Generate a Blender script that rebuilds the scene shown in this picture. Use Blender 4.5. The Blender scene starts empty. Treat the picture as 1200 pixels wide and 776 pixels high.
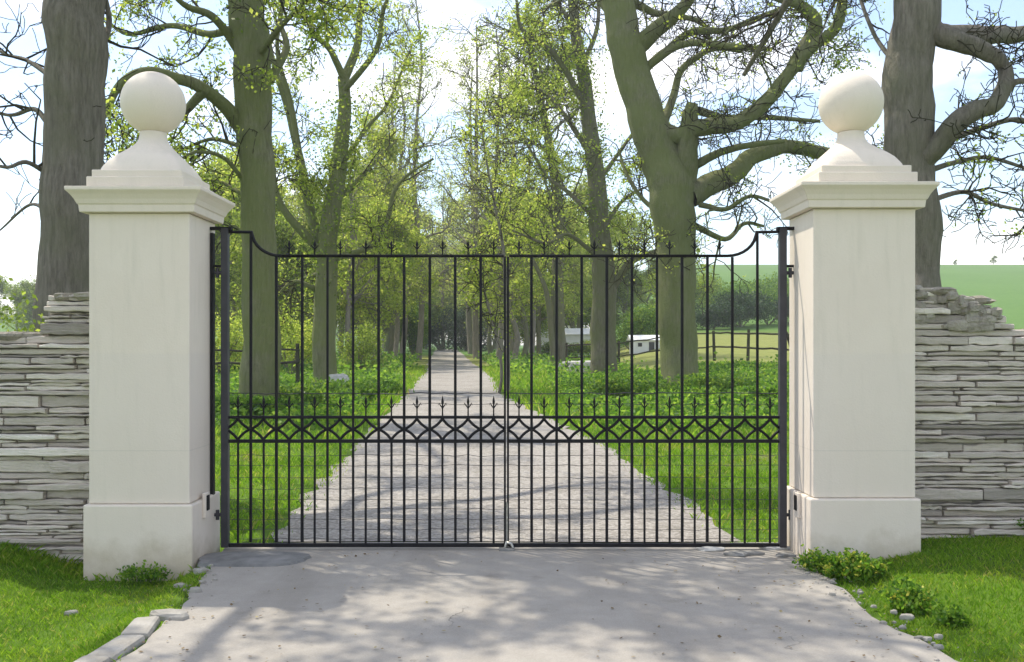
import bpy, math, random
import numpy as np
from mathutils import Vector

R = np.random.default_rng(7)
random.seed(7)
sc = bpy.context.scene
COL = sc.collection
F, CX, HY, CAMH = 1123.0, 600.0, 405.0, 1.46


def P(px, py, Y):
    """real-world point seen at a photo pixel at the distance Y"""
    return np.array([(px - CX) / F * Y, Y, CAMH - (py - HY) / F * Y])


def sstep(t):
    t = np.clip(t, 0, 1)
    return t * t * (3 - 2 * t)


def nrm(v):
    return v / (np.linalg.norm(v) + 1e-9)


# ------------------------------------------------------------------ mesh collector
class MB:
    def __init__(s):
        s.v, s.f, s.m, s.sm, s.n = [], [], [], [], 0

    def add(s, verts, faces, mat=0, smooth=False):
        verts = np.asarray(verts, float).reshape(-1, 3)
        faces = np.asarray(faces, int)
        s.v.append(verts)
        s.f.append(faces + s.n)
        s.m.append(np.full(len(faces), mat))
        s.sm.append(np.full(len(faces), smooth))
        s.n += len(verts)

    def box(s, c, d, mat=0, rz=0, jit=0):
        x, y, z = np.array(d) / 2.0
        v = np.array([[-x, -y, -z], [x, -y, -z], [x, y, -z], [-x, y, -z], [-x, -y, z], [x, -y, z], [x, y, z], [-x, y, z]])
        if jit:
            v = v + R.uniform(-jit, jit, v.shape)
        if rz:
            ca, sa = math.cos(rz), math.sin(rz)
            v = np.c_[v[:, 0] * ca - v[:, 1] * sa, v[:, 0] * sa + v[:, 1] * ca, v[:, 2]]
        s.add(v + np.array(c), [[0, 3, 2, 1], [4, 5, 6, 7], [0, 1, 5, 4], [1, 2, 6, 5], [2, 3, 7, 6], [3, 0, 4, 7]], mat)

    def tube(s, pts, rad, sides=6, mat=0, smooth=True, flute=0.0, seed=0, cap=False):
        pts = np.asarray(pts, float)
        rad = np.broadcast_to(np.asarray(rad, float), (len(pts),))
        t = np.gradient(pts, axis=0)
        t /= np.linalg.norm(t, axis=1)[:, None] + 1e-9
        d = nrm(pts[-1] - pts[0])
        ref = nrm(np.cross(d, [0.31, 0.83, 0.12] if abs(d[1]) < .8 else [.9, .1, .3]))
        u = np.cross(t, ref)
        u /= np.linalg.norm(u, axis=1)[:, None] + 1e-9
        w = np.cross(t, u)
        a = np.arange(sides) * 2 * math.pi / sides
        rr = rad[:, None] * np.ones(sides)[None]
        if flute:
            k = np.arange(len(pts))[:, None]
            rr = rr * (1 + flute * (np.sin(3 * a[None] + seed + .11 * k) + .6 * np.sin(5 * a[None] - .17 * k + 2 * seed) + .5 * np.sin(2 * a[None] + .35 * k))
                       + flute * .3 * R.normal(size=rr.shape))
        ring = pts[:, None, :] + rr[..., None] * (np.cos(a)[None, :, None] * u[:, None] + np.sin(a)[None, :, None] * w[:, None])
        n = len(pts)
        i = np.arange(n - 1)[:, None] * sides
        j = np.arange(sides)[None]
        j2 = (j + 1) % sides
        q = np.stack([i + j, i + sides + j, i + sides + j2, i + j2], -1).reshape(-1, 4)
        s.add(ring.reshape(-1, 3), q, mat, smooth)
        if cap:
            for e in (0, n - 1):
                c = np.vstack([ring[e], pts[e]])
                jj = np.arange(sides)
                tri = np.stack([jj, (jj + 1) % sides, np.full(sides, sides), np.full(sides, sides)], -1)
                s.add(c, tri, mat, False)

    def lathe(s, prof, c, seg=32, mat=0, sq=None):
        """prof: list of (r, z); sq: list of squareness 0..1 per row (1 = square plan)"""
        prof = np.array(prof, float)
        a = (np.arange(seg) + .5) * 2 * math.pi / seg
        rows = []
        for k, (r, z) in enumerate(prof):
            q = 0 if sq is None else sq[k]
            sc_ = 1.0 / np.maximum(np.abs(np.cos(a)), np.abs(np.sin(a)))
            f = (1 - q) + q * sc_
            rows.append(np.c_[r * f * np.cos(a), r * f * np.sin(a), np.full(seg, z)])
        v = np.array(rows).reshape(-1, 3) + np.array(c)
        n = len(prof)
        i = np.arange(n - 1)[:, None] * seg
        j = np.arange(seg)[None]
        q = np.stack([i + j, i + (j + 1) % seg, i + seg + (j + 1) % seg, i + seg + j], -1).reshape(-1, 4)
        s.add(v, q, mat, True)

    def leaves(s, c, size, mat=0, flat=0.0, aspect=.6):
        """diamond-shaped leaf faces at points c"""
        c = np.asarray(c, float)
        n = len(c)
        if n == 0:
            return
        d = R.normal(size=(n, 3))
        d /= np.linalg.norm(d, axis=1)[:, None]
        e = R.normal(size=(n, 3))
        if flat:
            d[:, 2] *= (1 - flat)
            e[:, 2] *= (1 - flat)
        d /= np.linalg.norm(d, axis=1)[:, None]
        e -= d * np.sum(d * e, 1)[:, None]
        e /= np.linalg.norm(e, axis=1)[:, None]
        L = (np.asarray(size) * R.uniform(.6, 1.3, n))[:, None]
        v = np.stack([c - d * L * .5, c + e * L * .5 * aspect, c + d * L * .5, c - e * L * .5 * aspect], 1)
        s.add(v.reshape(-1, 3), np.arange(4 * n).reshape(-1, 4), mat)

    def build(s, name, mats, parent=None, bevel=0, loc=None):
        me = bpy.data.meshes.new(name)
        v = np.vstack(s.v)
        f = np.vstack(s.f)
        m = np.concatenate(s.m)
        sm = np.concatenate(s.sm)
        if loc is not None:
            v = v - np.array(loc)
        tri = f[:, 2] == f[:, 3]
        tot = np.where(tri, 3, 4)
        st = np.concatenate([[0], np.cumsum(tot)[:-1]])
        keep = np.ones(f.shape, bool)
        keep[tri, 3] = False
        me.vertices.add(len(v))
        me.vertices.foreach_set('co', v.astype(np.float32).ravel())
        me.loops.add(int(tot.sum()))
        me.loops.foreach_set('vertex_index', f[keep].astype(np.int32))
        me.polygons.add(len(f))
        me.polygons.foreach_set('loop_start', st.astype(np.int32))
        try:
            me.polygons.foreach_set('loop_total', tot.astype(np.int32))
        except Exception:
            pass
        for x in (mats if isinstance(mats, (list, tuple)) else [mats]):
            me.materials.append(x)
        me.polygons.foreach_set('material_index', m.astype(np.int32))
        me.polygons.foreach_set('use_smooth', sm)
        me.update(calc_edges=True)
        me.validate()
        o = bpy.data.objects.new(name, me)
        COL.objects.link(o)
        if loc is not None:
            o.location = loc
        if parent:
            o.parent = parent
        if bevel:
            b = o.modifiers.new('bevel', 'BEVEL')
            b.width = bevel
            b.segments = 2
            b.limit_method = 'ANGLE'
            b.angle_limit = math.radians(40)
        return o


def tag(o, label, cat, group=None, kind=None):
    o['label'] = label
    o['category'] = cat
    if group:
        o['group'] = group
    if kind:
        o['kind'] = kind
    return o


def struct(o):
    o['kind'] = 'structure'
    return o


def empty(name, loc, label, cat, group=None):
    o = bpy.data.objects.new(name, None)
    o.empty_display_size = .2
    COL.objects.link(o)
    o.location = loc
    return tag(o, label, cat, group)


def copy_tree(o, parent=None):
    c = o.copy()
    COL.objects.link(c)
    if parent:
        c.parent = parent
    for ch in list(o.children):
        copy_tree(ch, c)
    return c


# ------------------------------------------------------------------ materials
class NT:
    def __init__(s, name):
        s.mat = bpy.data.materials.new(name)
        s.mat.use_nodes = True
        s.t = s.mat.node_tree
        s.b = s.t.nodes['Principled BSDF']
        s.out = s.t.nodes['Material Output']
        s.tc = s.n('ShaderNodeTexCoord')

    def n(s, typ, **kw):
        x = s.t.nodes.new(typ)
        for k, v in kw.items():
            setattr(x, k, v)
        return x

    def l(s, a, b):
        s.t.links.new(a, b)

    def noise(s, scale, detail=4, rough=.6, vec=None, stretch=None):
        x = s.n('ShaderNodeTexNoise')
        x.inputs['Scale'].default_value = scale
        x.inputs['Detail'].default_value = detail
        x.inputs['Roughness'].default_value = rough
        src = vec or s.tc.outputs['Object']
        if stretch:
            mp = s.n('ShaderNodeMapping')
            mp.inputs['Scale'].default_value = stretch
            s.l(src, mp.inputs['Vector'])
            src = mp.outputs[0]
        s.l(src, x.inputs['Vector'])
        return x.outputs['Fac']

    def ramp(s, fac, stops):
        x = s.n('ShaderNodeValToRGB')
        while len(x.color_ramp.elements) < len(stops):
            x.color_ramp.elements.new(.5)
        for e, (p, c) in zip(x.color_ramp.elements, stops):
            e.position = p
            e.color = (*c, 1) if len(c) == 3 else c
        s.l(fac, x.inputs['Fac'])
        return x.outputs['Color']

    def mix(s, fac, a, b, mode='MIX'):
        x = s.n('ShaderNodeMix', data_type='RGBA', blend_type=mode)
        if isinstance(fac, (int, float)):
            x.inputs[0].default_value = fac
        else:
            s.l(fac, x.inputs[0])
        for v, i in ((a, 6), (b, 7)):
            if isinstance(v, tuple):
                x.inputs[i].default_value = (*v, 1)
            else:
                s.l(v, x.inputs[i])
        return x.outputs[2]

    def math(s, op, a, b=None):
        x = s.n('ShaderNodeMath', operation=op)
        for v, i in ((a, 0), (b, 1)):
            if v is None:
                continue
            if isinstance(v, (int, float)):
                x.inputs[i].default_value = v
            else:
                s.l(v, x.inputs[i])
        return x.outputs[0]

    def sep(s, vec, axis):
        x = s.n('ShaderNodeSeparateXYZ')
        s.l(vec, x.inputs[0])
        return x.outputs[axis]

    def island(s):
        return s.n('ShaderNodeNewGeometry').outputs['Random Per Island']

    def bump(s, h, strength=.4, dist=.01):
        x = s.n('ShaderNodeBump')
        x.inputs['Strength'].default_value = strength
        x.inputs['Distance'].default_value = dist
        s.l(h, x.inputs['Height'])
        s.l(x.outputs[0], s.b.inputs['Normal'])

    def fin(s, col, rough=.8, spec=.3, metal=0):
        if isinstance(col, tuple):
            s.b.inputs['Base Color'].default_value = (*col, 1)
        else:
            s.l(col, s.b.inputs['Base Color'])
        s.b.inputs['Roughness'].default_value = rough
        s.b.inputs['Specular IOR Level'].default_value = spec
        s.b.inputs['Metallic'].default_value = metal
        return s.mat


def m_paint():
    t = NT('cream_masonry_paint')
    n1 = t.noise(1.6, 5)
    n2 = t.noise(5, 4, stretch=(3, 3, .35))
    base = t.ramp(n1, [(.3, (.76, .665, .56)), (.7, (.81, .72, .615))])
    base = t.mix(t.math('MULTIPLY', t.ramp(n2, [(.52, (0, 0, 0)), (.75, (1, 1, 1))]), .22), base, (.55, .50, .40))
    z = t.sep(t.n('ShaderNodeNewGeometry').outputs['Position'], 2)
    wob = t.math('ADD', z, t.math('MULTIPLY', t.noise(2.5, 3), .02))
    coat = t.ramp(t.math('DIVIDE', wob, 3.), [(.471, (1, 1, 1)), (.474, (0, 0, 0))])
    base = t.mix(t.math('MULTIPLY', coat, .35), base, (.72, .645, .575))
    joint = t.ramp(t.math('ABSOLUTE', t.math('SUBTRACT', z, .757)), [(.001, (1, 1, 1)), (.004, (0, 0, 0))])
    base = t.mix(t.math('MULTIPLY', joint, .35), base, (.45, .42, .36))
    spk = t.ramp(t.noise(38, 6, .75), [(.64, (0, 0, 0)), (.74, (1, 1, 1))])
    base = t.mix(t.math('MULTIPLY', spk, .25), base, (.48, .44, .36))
    up_ = t.ramp(t.math('MULTIPLY', t.sep(t.n('ShaderNodeNewGeometry').outputs['Normal'], 2), t.noise(6, 6, .7)), [(.34, (0, 0, 0)), (.6, (1, 1, 1))])
    base = t.mix(t.math('MULTIPLY', up_, .35), base, (.46, .44, .34))
    n3 = t.noise(4, 6)
    low = t.math('SUBTRACT', t.math('MULTIPLY', n3, .62), z)
    dirt = t.ramp(low, [(.12, (0, 0, 0)), (.36, (1, 1, 1))])
    base = t.mix(t.math('MULTIPLY', dirt, .6), base, (.40, .32, .21))
    t.bump(t.math('ADD', t.noise(85, 3), t.math('MULTIPLY', t.noise(11, 5), 1.5)), .3, .005)
    return t.fin(base, .75, .3)


def m_iron():
    t = NT('black_iron_paint')
    c = t.ramp(t.noise(14, 5), [(.35, (.008, .008, .010)), (.62, (.014, .013, .015)), (.78, (.035, .024, .018))])
    t.bump(t.noise(90, 3), .2, .002)
    return t.fin(c, .6, .2)


def m_stile():
    t = NT('weathered_dark_steel')
    c = t.ramp(t.noise(9, 5), [(.35, (.028, .027, .034)), (.65, (.045, .043, .052))])
    t.bump(t.noise(90, 3), .2, .002)
    return t.fin(c, .5, .5)


def m_steel():
    t = NT('galvanised_steel')
    c = t.ramp(t.noise(40, 3), [(.3, (.35, .34, .30)), (.7, (.55, .54, .5))])
    return t.fin(c, .35, .5, .8)


def m_stone():
    t = NT('grey_slate_stone')
    isl = t.island()
    c = t.ramp(isl, [(0, (.26, .235, .21)), (.12, (.40, .362, .325)), (.3, (.44, .398, .356)), (.6, (.49, .445, .40)), (.85, (.54, .49, .435)), (1, (.68, .635, .585))])
    n = t.noise(11, 8, .72, stretch=(.5, 1, 5))
    c = t.mix(.55, c, t.ramp(n, [(.25, (.40, .39, .37)), (.5, (.78, .77, .75)), (.75, (1, 1, .98))]), 'MULTIPLY')
    c = t.mix(.5, c, (2.15, 2.12, 2.08), 'MULTIPLY')
    lich = t.ramp(t.noise(5, 6), [(.58, (0, 0, 0)), (.7, (1, 1, 1))])
    c = t.mix(t.math('MULTIPLY', lich, .35), c, (.50, .47, .40))
    t.bump(t.math('ADD', n, t.math('MULTIPLY', t.noise(45, 5, .7), .5)), 1.0, .02)
    return t.fin(c, .9, .2)


def m_rubble():
    t = NT('weathered_rubble_stone')
    c = t.ramp(t.noise(22, 7, .7), [(.3, (.18, .165, .135)), (.5, (.34, .31, .26)), (.7, (.50, .46, .38))])
    c = t.mix(.4, c, t.ramp(t.island(), [(0, (.24, .215, .18)), (1, (.46, .42, .35))]))
    t.bump(t.noise(26, 6), .9, .03)
    return t.fin(c, .95, .15)


def m_core():
    t = NT('dark_wall_core')
    return t.fin((.32, .30, .265), 1, .1)


def m_concrete():
    t = NT('driveway_concrete')
    n1, n2, n3 = t.noise(.8, 5), t.noise(6, 6), t.noise(120, 2)
    c = t.ramp(n1, [(.3, (.30, .273, .236)), (.7, (.365, .335, .292))])
    c = t.mix(.35, c, t.ramp(n2, [(.3, (.26, .24, .208)), (.7, (.40, .373, .332))]))
    c = t.mix(.09, c, t.ramp(n3, [(.35, (.15, .15, .14)), (.65, (.6, .58, .55))]))
    wt = t.noise(1.2, 5, .6, stretch=(1.6, .16, 1))
    c = t.mix(.35, c, t.ramp(wt, [(.36, (.62, .60, .57)), (.52, (1, 1, 1)), (.70, (1.08, 1.06, 1.02))]), 'MULTIPLY')
    st = t.ramp(t.noise(2.6, 7, .7), [(.60, (0, 0, 0)), (.70, (1, 1, 1))])
    c = t.mix(t.math('MULTIPLY', st, .4), c, (.17, .15, .12))
    vo = t.n('ShaderNodeTexVoronoi', feature='DISTANCE_TO_EDGE')
    vo.inputs['Scale'].default_value = .4
    mp = t.n('ShaderNodeVectorMath', operation='ADD')
    nn = t.n('ShaderNodeTexNoise')
    nn.inputs['Scale'].default_value = 2.2
    nn.inputs['Detail'].default_value = 6
    t.l(t.tc.outputs['Object'], nn.inputs['Vector'])
    t.l(t.tc.outputs['Object'], mp.inputs[0])
    t.l(nn.outputs['Color'], mp.inputs[1])
    t.l(mp.outputs[0], vo.inputs['Vector'])
    crack = t.ramp(vo.outputs['Distance'], [(0, (1, 1, 1)), (.0035, (0, 0, 0))])
    gate = t.ramp(t.noise(.9, 2), [(.5, (0, 0, 0)), (.6, (1, 1, 1))])
    cm = t.math('MULTIPLY', crack, gate)
    c = t.mix(t.math('MULTIPLY', cm, .75), c, (.07, .065, .055))
    t.bump(t.math('SUBTRACT', t.math('ADD', t.math('MULTIPLY', n2, .8), t.math('MULTIPLY', n3, .3)), cm), .35, .008)
    return t.fin(c, .85, .25)


def m_darkslab():
    t = NT('damp_old_concrete')
    c = t.ramp(t.noise(7, 6), [(.3, (.13, .13, .125)), (.7, (.26, .255, .245))])
    t.bump(t.noise(30, 5), .5, .01)
    return t.fin(c, .8, .3)


def m_gravel():
    t = NT('pale_gravel')
    vo = t.n('ShaderNodeTexVoronoi')
    vo.inputs['Scale'].default_value = 42
    t.l(t.tc.outputs['Object'], vo.inputs['Vector'])
    g = t.sep(vo.outputs['Color'], 0)
    c = t.ramp(g, [(0, (.17, .155, .135)), (.5, (.31, .285, .255)), (1, (.50, .47, .43))])
    c = t.mix(.45, c, t.ramp(t.noise(1.3, 6), [(.3, (.21, .19, .165)), (.7, (.40, .375, .34))]))
    d = t.ramp(t.noise(3.5, 6, .7), [(.58, (0, 0, 0)), (.72, (1, 1, 1))])
    c = t.mix(t.math('MULTIPLY', d, .5), c, (.15, .14, .09))
    t.bump(vo.outputs['Distance'], .6, .02)
    return t.fin(c, .95, .15)


def m_ground():
    t = NT('meadow_ground')
    n1, n2, n3 = t.noise(.05, 5), t.noise(1.4, 6, .7), t.noise(14, 5, .7)
    y = t.sep(t.n('ShaderNodeNewGeometry').outputs['Position'], 1)
    near = t.ramp(n2, [(.3, (.055, .115, .010)), (.55, (.10, .20, .016)), (.75, (.16, .25, .03))])
    near = t.mix(.4, near, t.ramp(n3, [(.3, (.022, .04, .01)), (.7, (.12, .16, .035))]))
    bare = t.ramp(t.noise(1.1, 4), [(.60, (0, 0, 0)), (.70, (1, 1, 1))])
    near = t.mix(t.math('MULTIPLY', bare, .7), near, (.20, .16, .10))
    far = t.ramp(n1, [(.3, (.085, .19, .035)), (.7, (.115, .23, .045))])
    far = t.mix(.35, far, t.ramp(n2, [(.3, (.06, .11, .03)), (.7, (.15, .20, .07))]))
    pale = t.ramp(n2, [(.3, (.20, .22, .06)), (.7, (.30, .29, .10))])
    k1 = t.ramp(t.math('DIVIDE', y, 100.), [(.30, (0, 0, 0)), (.36, (1, 1, 1)), (.70, (1, 1, 1)), (.78, (0, 0, 0))])
    k2 = t.ramp(t.math('DIVIDE', y, 100.), [(.70, (0, 0, 0)), (.80, (1, 1, 1))])
    c = t.mix(t.math('MULTIPLY', k1, .75), near, pale)
    c = t.mix(k2, c, far)
    t.bump(n3, .5, .03)
    return t.fin(c, 1, .1)


def m_leaf(name, stops, trans=.35, rough=.55, vary=0):
    t = NT(name)
    c = t.ramp(t.island(), stops)
    if vary:
        c = t.mix(vary, c, t.ramp(t.noise(1.1, 5, .65), [(.32, (.5, .62, .6)), (.5, (1, 1, 1)), (.66, (1.45, 1.05, 1.3))]), 'MULTIPLY')
    t.fin(c, rough, .3)
    tr = t.n('ShaderNodeBsdfTranslucent')
    t.l(t.mix(.0, c, (1, 1, 1)), tr.inputs['Color'])
    hs = t.n('ShaderNodeHueSaturation')
    hs.inputs['Value'].default_value = 1.7
    hs.inputs['Hue'].default_value = .49
    t.l(c, hs.inputs['Color'])
    t.l(hs.outputs[0], tr.inputs['Color'])
    mx = t.n('ShaderNodeMixShader')
    mx.inputs[0].default_value = trans
    t.l(t.b.outputs[0], mx.inputs[1])
    t.l(tr.outputs[0], mx.inputs[2])
    t.l(mx.outputs[0], t.out.inputs['Surface'])
    return t.mat


def m_bark(name, a, b, moss, amt):
    t = NT(name)
    n = t.noise(6, 9, .75, stretch=(3, 3, .45))
    c = t.ramp(n, [(.36, a), (.62, b)])
    mm = t.ramp(t.noise(1.3, 6, .65), [(.5 - amt * .35, (0, 0, 0)), (.75 - amt * .3, (1, 1, 1))])
    c = t.mix(t.math('MULTIPLY', mm, .8), c, moss)
    t.bump(t.math('ADD', n, t.math('MULTIPLY', t.noise(3, 4), .6)), 1.0, .10)
    return t.fin(c, .95, .15)


M = dict(
    paint=m_paint(), iron=m_iron(), stile=m_stile(), steel=m_steel(), stone=m_stone(), rubble=m_rubble(), core=m_core(),
    concrete=m_concrete(), slab=m_darkslab(), gravel=m_gravel(), ground=m_ground(),
    grass=m_leaf('lawn_grass', [(0, (.085, .19, .010)), (.5, (.15, .295, .016)), (.88, (.22, .36, .03)), (1, (.34, .33, .09))], .55, .55, .8),
    herb=m_leaf('nettle_leaves', [(0, (.035, .10, .010)), (.5, (.11, .24, .018)), (1, (.23, .35, .04))], .55),
    spring=m_leaf('spring_leaves', [(0, (.15, .22, .02)), (.5, (.25, .34, .04)), (1, (.42, .46, .09))], .65),
    hazeleaf=m_leaf('haze_pale_leaves', [(0, (.18, .24, .04)), (.5, (.28, .345, .07)), (1, (.42, .45, .12))], .65),  # distance haze put into the leaf colour of the far trees
    dark=m_leaf('evergreen_leaves', [(0, (.015, .04, .010)), (.6, (.03, .075, .014)), (1, (.05, .11, .02))], .2),
    bush=m_leaf('fresh_green_leaves', [(0, (.045, .12, .012)), (.6, (.10, .20, .02)), (1, (.20, .29, .03))], .45),
    ivy=m_leaf('ivy_leaves', [(0, (.08, .13, .014)), (.6, (.17, .25, .03)), (1, (.29, .36, .06))], .6),
    yellow=m_leaf('yellow_weed_flowers', [(0, (.30, .34, .04)), (1, (.5, .48, .06))], .3),
    bark_grey=m_bark('grey_bark', (.18, .16, .13), (.36, .32, .27), (.22, .22, .14), .15),
    bark_moss=m_bark('mossy_bark', (.16, .15, .10), (.33, .31, .215), (.215, .245, .085), .72),
    bark_brown=m_bark('brown_bark', (.13, .115, .085), (.25, .225, .175), (.16, .18, .07), .5),
    bark_dark=m_bark('dark_twig_bark', (.045, .036, .026), (.09, .073, .055), (.08, .085, .035), .4),
    wood=m_bark('old_fence_wood', (.05, .042, .032), (.11, .095, .075), (.07, .08, .04), .3),
)
tt = NT('white_weatherboard')
M['white'] = tt.fin(tt.ramp(tt.noise(3, 4), [(.3, (.74, .74, .72)), (.7, (.82, .82, .80))]), .6, .3)
tt = NT('dark_opening')
M['opening'] = tt.fin((.02, .022, .025), .3, .5)
tt = NT('pale_limestone')
M['lime'] = tt.fin(tt.ramp(tt.noise(9, 6), [(.3, (.36, .35, .33)), (.7, (.58, .57, .54))]), .9, .2)
tt = NT('kerb_stone')
tt.bump(tt.noise(28, 6), .6, .012)
M['kerb'] = tt.fin(tt.ramp(tt.noise(7, 7), [(.3, (.26, .24, .205)), (.7, (.42, .40, .36))]), .9, .2)

# ------------------------------------------------------------------ terrain
TY = [5, 8.4, 13.2, 25, 36.8, 54, 97, 140]
TX = [0, -.134, -.447, -1.54, -2.11, -3.5, -6.6, -9.5]
TW = [3.5, 3.53, 3.5, 2.5, 2.6, 2.45, 2.5, 2.5]


def track_c(y):
    return np.interp(y, TY, TX)


def track_h(y):
    return np.interp(y, TY, TW) / 2


def drive_l(y):
    return np.interp(y, [-6, 3.5, 4.4, 5.1, 6.0, 6.5, 7.2], [-2.6, -1.95, -1.81, -1.83, -1.93, -2.04, -2.06])


def drive_r(y):
    return np.interp(y, [-6, 3.5, 4.4, 5.1, 6.0, 6.5, 7.2], [3.2, 2.3, 2.08, 1.96, 1.97, 2.0, 1.98])


def gz(x, y):
    x = np.asarray(x, float)
    y = np.asarray(y, float)
    base = np.interp(y, [-300, 7, 80, 110, 4000], [0, 0, .77, .95, 4])
    ys = np.maximum(y, 0)
    s = sstep((x - (1.5 + .04 * ys)) / (.11 * ys + 1))
    ext = np.interp(y, [7, 25, 35, 50, 75, 120, 180, 250, 320, 420, 700, 4000], [0, .06, .45, 1.0, 1.7, 6.6, 14.0, 21.6, 23.5, 20, 5, 0])
    z = base + s * ext
    sl = sstep((-x - 25) / 60)
    z = z + sl * np.interp(y, [30, 120, 300, 500, 4000], [0, 1, 10, 8, 0])
    fr = sstep((9.5 - y) / 2)
    z = z + fr * (-.02 + .14 * sstep((x - 2.05) / 1.0)) * (x > 1.2)
    z = z + fr * (-.11 * sstep((-1.95 - x) / .35) + .15 * sstep((-2.9 - x) / .8))
    z = z + .018 * np.sin(1.9 * x + .7 * y) * np.sin(1.3 * y - .6 * x) * sstep((np.abs(x) - 2.0) / .6)
    return z


def on_hard(x, y, m=0.0):
    d = (y < 7.12) & (x > drive_l(y) + m) & (x < drive_r(y) - m)
    t = (y >= 7.12) & (np.abs(x - track_c(y)) < track_h(y) - m) & (y < 130)
    return d | t


xs = np.unique(np.concatenate([np.arange(-7, 7.01, .14), np.arange(-40, 40.1, 1.0), np.arange(-140, 141, 10.), np.linspace(-1200, 1200, 25)]).round(3))
ys_ = np.unique(np.concatenate([np.arange(2.5, 14, .16), np.arange(-6, 2.5, .8), np.arange(14, 60, .6), np.arange(60, 420, 6.), [-250, -120, -60, -30, -15], np.linspace(420, 1200, 8)]).round(3))
gx, gy = np.meshgrid(xs, ys_)
gzv = gz(gx, gy) - .05 * on_hard(gx, gy, .07)
tb = MB()
nx = len(xs)
ii = (np.arange(len(ys_) - 1)[:, None] * nx + np.arange(nx - 1)[None]).reshape(-1)
tb.add(np.c_[gx.ravel(), gy.ravel(), gzv.ravel()], np.stack([ii, ii + 1, ii + nx + 1, ii + nx], -1), 0, True)
struct(tb.build('ground', M['ground']))


def strip(name, yv, lf, rf, mat, dz, ncol=26, jit=.03):
    b = MB()
    rows = []
    for y in yv:
        l, r = lf(y) + R.uniform(-jit, jit), rf(y) + R.uniform(-jit, jit)
        x = np.linspace(l, r, ncol)
        rows.append(np.c_[x, np.full(ncol, y), base_z(x, y) + dz])
    v = np.array(rows).reshape(-1, 3)
    k = (np.arange(len(yv) - 1)[:, None] * ncol + np.arange(ncol - 1)[None]).reshape(-1)
    b.add(v, np.stack([k, k + 1, k + ncol + 1, k + ncol], -1), 0, True)
    return struct(b.build(name, mat))


def base_z(x, y):
    return np.interp(y, [-300, 7, 80, 110, 4000], [0, 0, .77, .95, 4]) + .003 * np.sin(2.1 * np.asarray(x) + 1.3 * y)


strip('driveway', np.concatenate([np.arange(-6, 3, .6), np.arange(3, 7.13, .12)]), drive_l, drive_r, M['concrete'], .004)
strip('gravel_track', np.concatenate([np.arange(7.12, 30, .3), np.arange(30, 131, 1.5)]), lambda y: track_c(y) - track_h(y), lambda y: track_c(y) + track_h(y), M['gravel'], .003, 16, .09)

# old patched slab and threshold strip in front of the gate
b = MB()
n = 40
a = np.linspace(0, 2 * math.pi, n, endpoint=False)
c0 = np.array([-1.77, 6.52])
rx = .36 * (1 + .05 * np.sin(3 * a + 1) + .03 * R.normal(size=n))
px_, py_ = c0[0] + np.sign(np.cos(a)) * np.abs(np.cos(a)) ** .7 * rx, c0[1] + np.sign(np.sin(a)) * np.abs(np.sin(a)) ** .7 * .2
ringt = np.c_[px_, py_, np.full(n, .018)]
ringb = np.c_[c0[0] + (px_ - c0[0]) * 1.04, c0[1] + (py_ - c0[1]) * 1.05, np.full(n, -.01)]
j = np.arange(n)
b.add(np.vstack([ringb, ringt, [[*c0, .021]]]), np.vstack([np.stack([j, (j + 1) % n, n + (j + 1) % n, n + j], -1), np.stack([n + j, n + (j + 1) % n, np.full(n, 2 * n), np.full(n, 2 * n)], -1)]))
tag(b.build('paving_slab', M['slab'], loc=(c0[0], c0[1], 0)), 'dark round-cornered concrete slab set in the drive by the gate hinge of the pillar with a dirty base', 'slab')


def rock(b, c, d, seed, mat=0, n=9, flat=True):
    rr = np.random.default_rng(seed)
    rows = []
    lev = [(-.5, .8), (-.15, 1.0), (.25, .95), (.45, .75), (.5, .35)]
    base = 1 + .22 * rr.normal(size=n)
    a_ = np.arange(n) * 2 * math.pi / n + rr.uniform(0, 6)
    for h, s_ in lev:
        q = base * s_ * (1 + .06 * rr.normal(size=n))
        rows.append(np.c_[c[0] + np.cos(a_) * q * d[0] / 2, c[1] + np.sin(a_) * q * d[1] / 2, c[2] + (h + .05 * rr.normal(size=n)) * d[2]])
    v = np.array(rows).reshape(-1, 3)
    i_ = np.arange(len(lev) - 1)[:, None] * n
    j_ = np.arange(n)[None]
    b.add(v, np.stack([i_ + j_, i_ + (j_ + 1) % n, i_ + n + (j_ + 1) % n, i_ + n + j_], -1).reshape(-1, 4), mat)
    top = (len(lev) - 1) * n
    b.add(np.vstack([v[top:], v[top:].mean(0)]), np.stack([np.arange(n), (np.arange(n) + 1) % n, np.full(n, n), np.full(n, n)], -1), mat)


def rock_obj(name, mat, c, d, seed, label, cat='stone', group=None):
    b = MB()
    rock(b, (0, 0, 0), d, seed)
    o = b.build(name, mat)
    o.location = c
    return tag(o, label, cat, group)


for k, (px, py, w, dd) in enumerate([(835, 645, .2, .1), (868, 651, .26, .1), (905, 644, .24, .12), (922, 653, .14, .09)]):
    y = CAMH * F / (py - HY)
    rock_obj('broken_slab', M['slab'] if k % 2 else M['lime'], ((px - CX) / F * y, y, .012), (w, dd, .03), 20 + k,
             ['pale flat slab fragment farthest from the clean pillar of four by the gate', 'broad dark slab fragment closest to the viewer by the gate foot',
              'pale broken slab tucked under the gate near its hinge stile', 'small dark slab chip against the clean pillar foot'][k], 'slab', 'broken slabs at the gate threshold')

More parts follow.
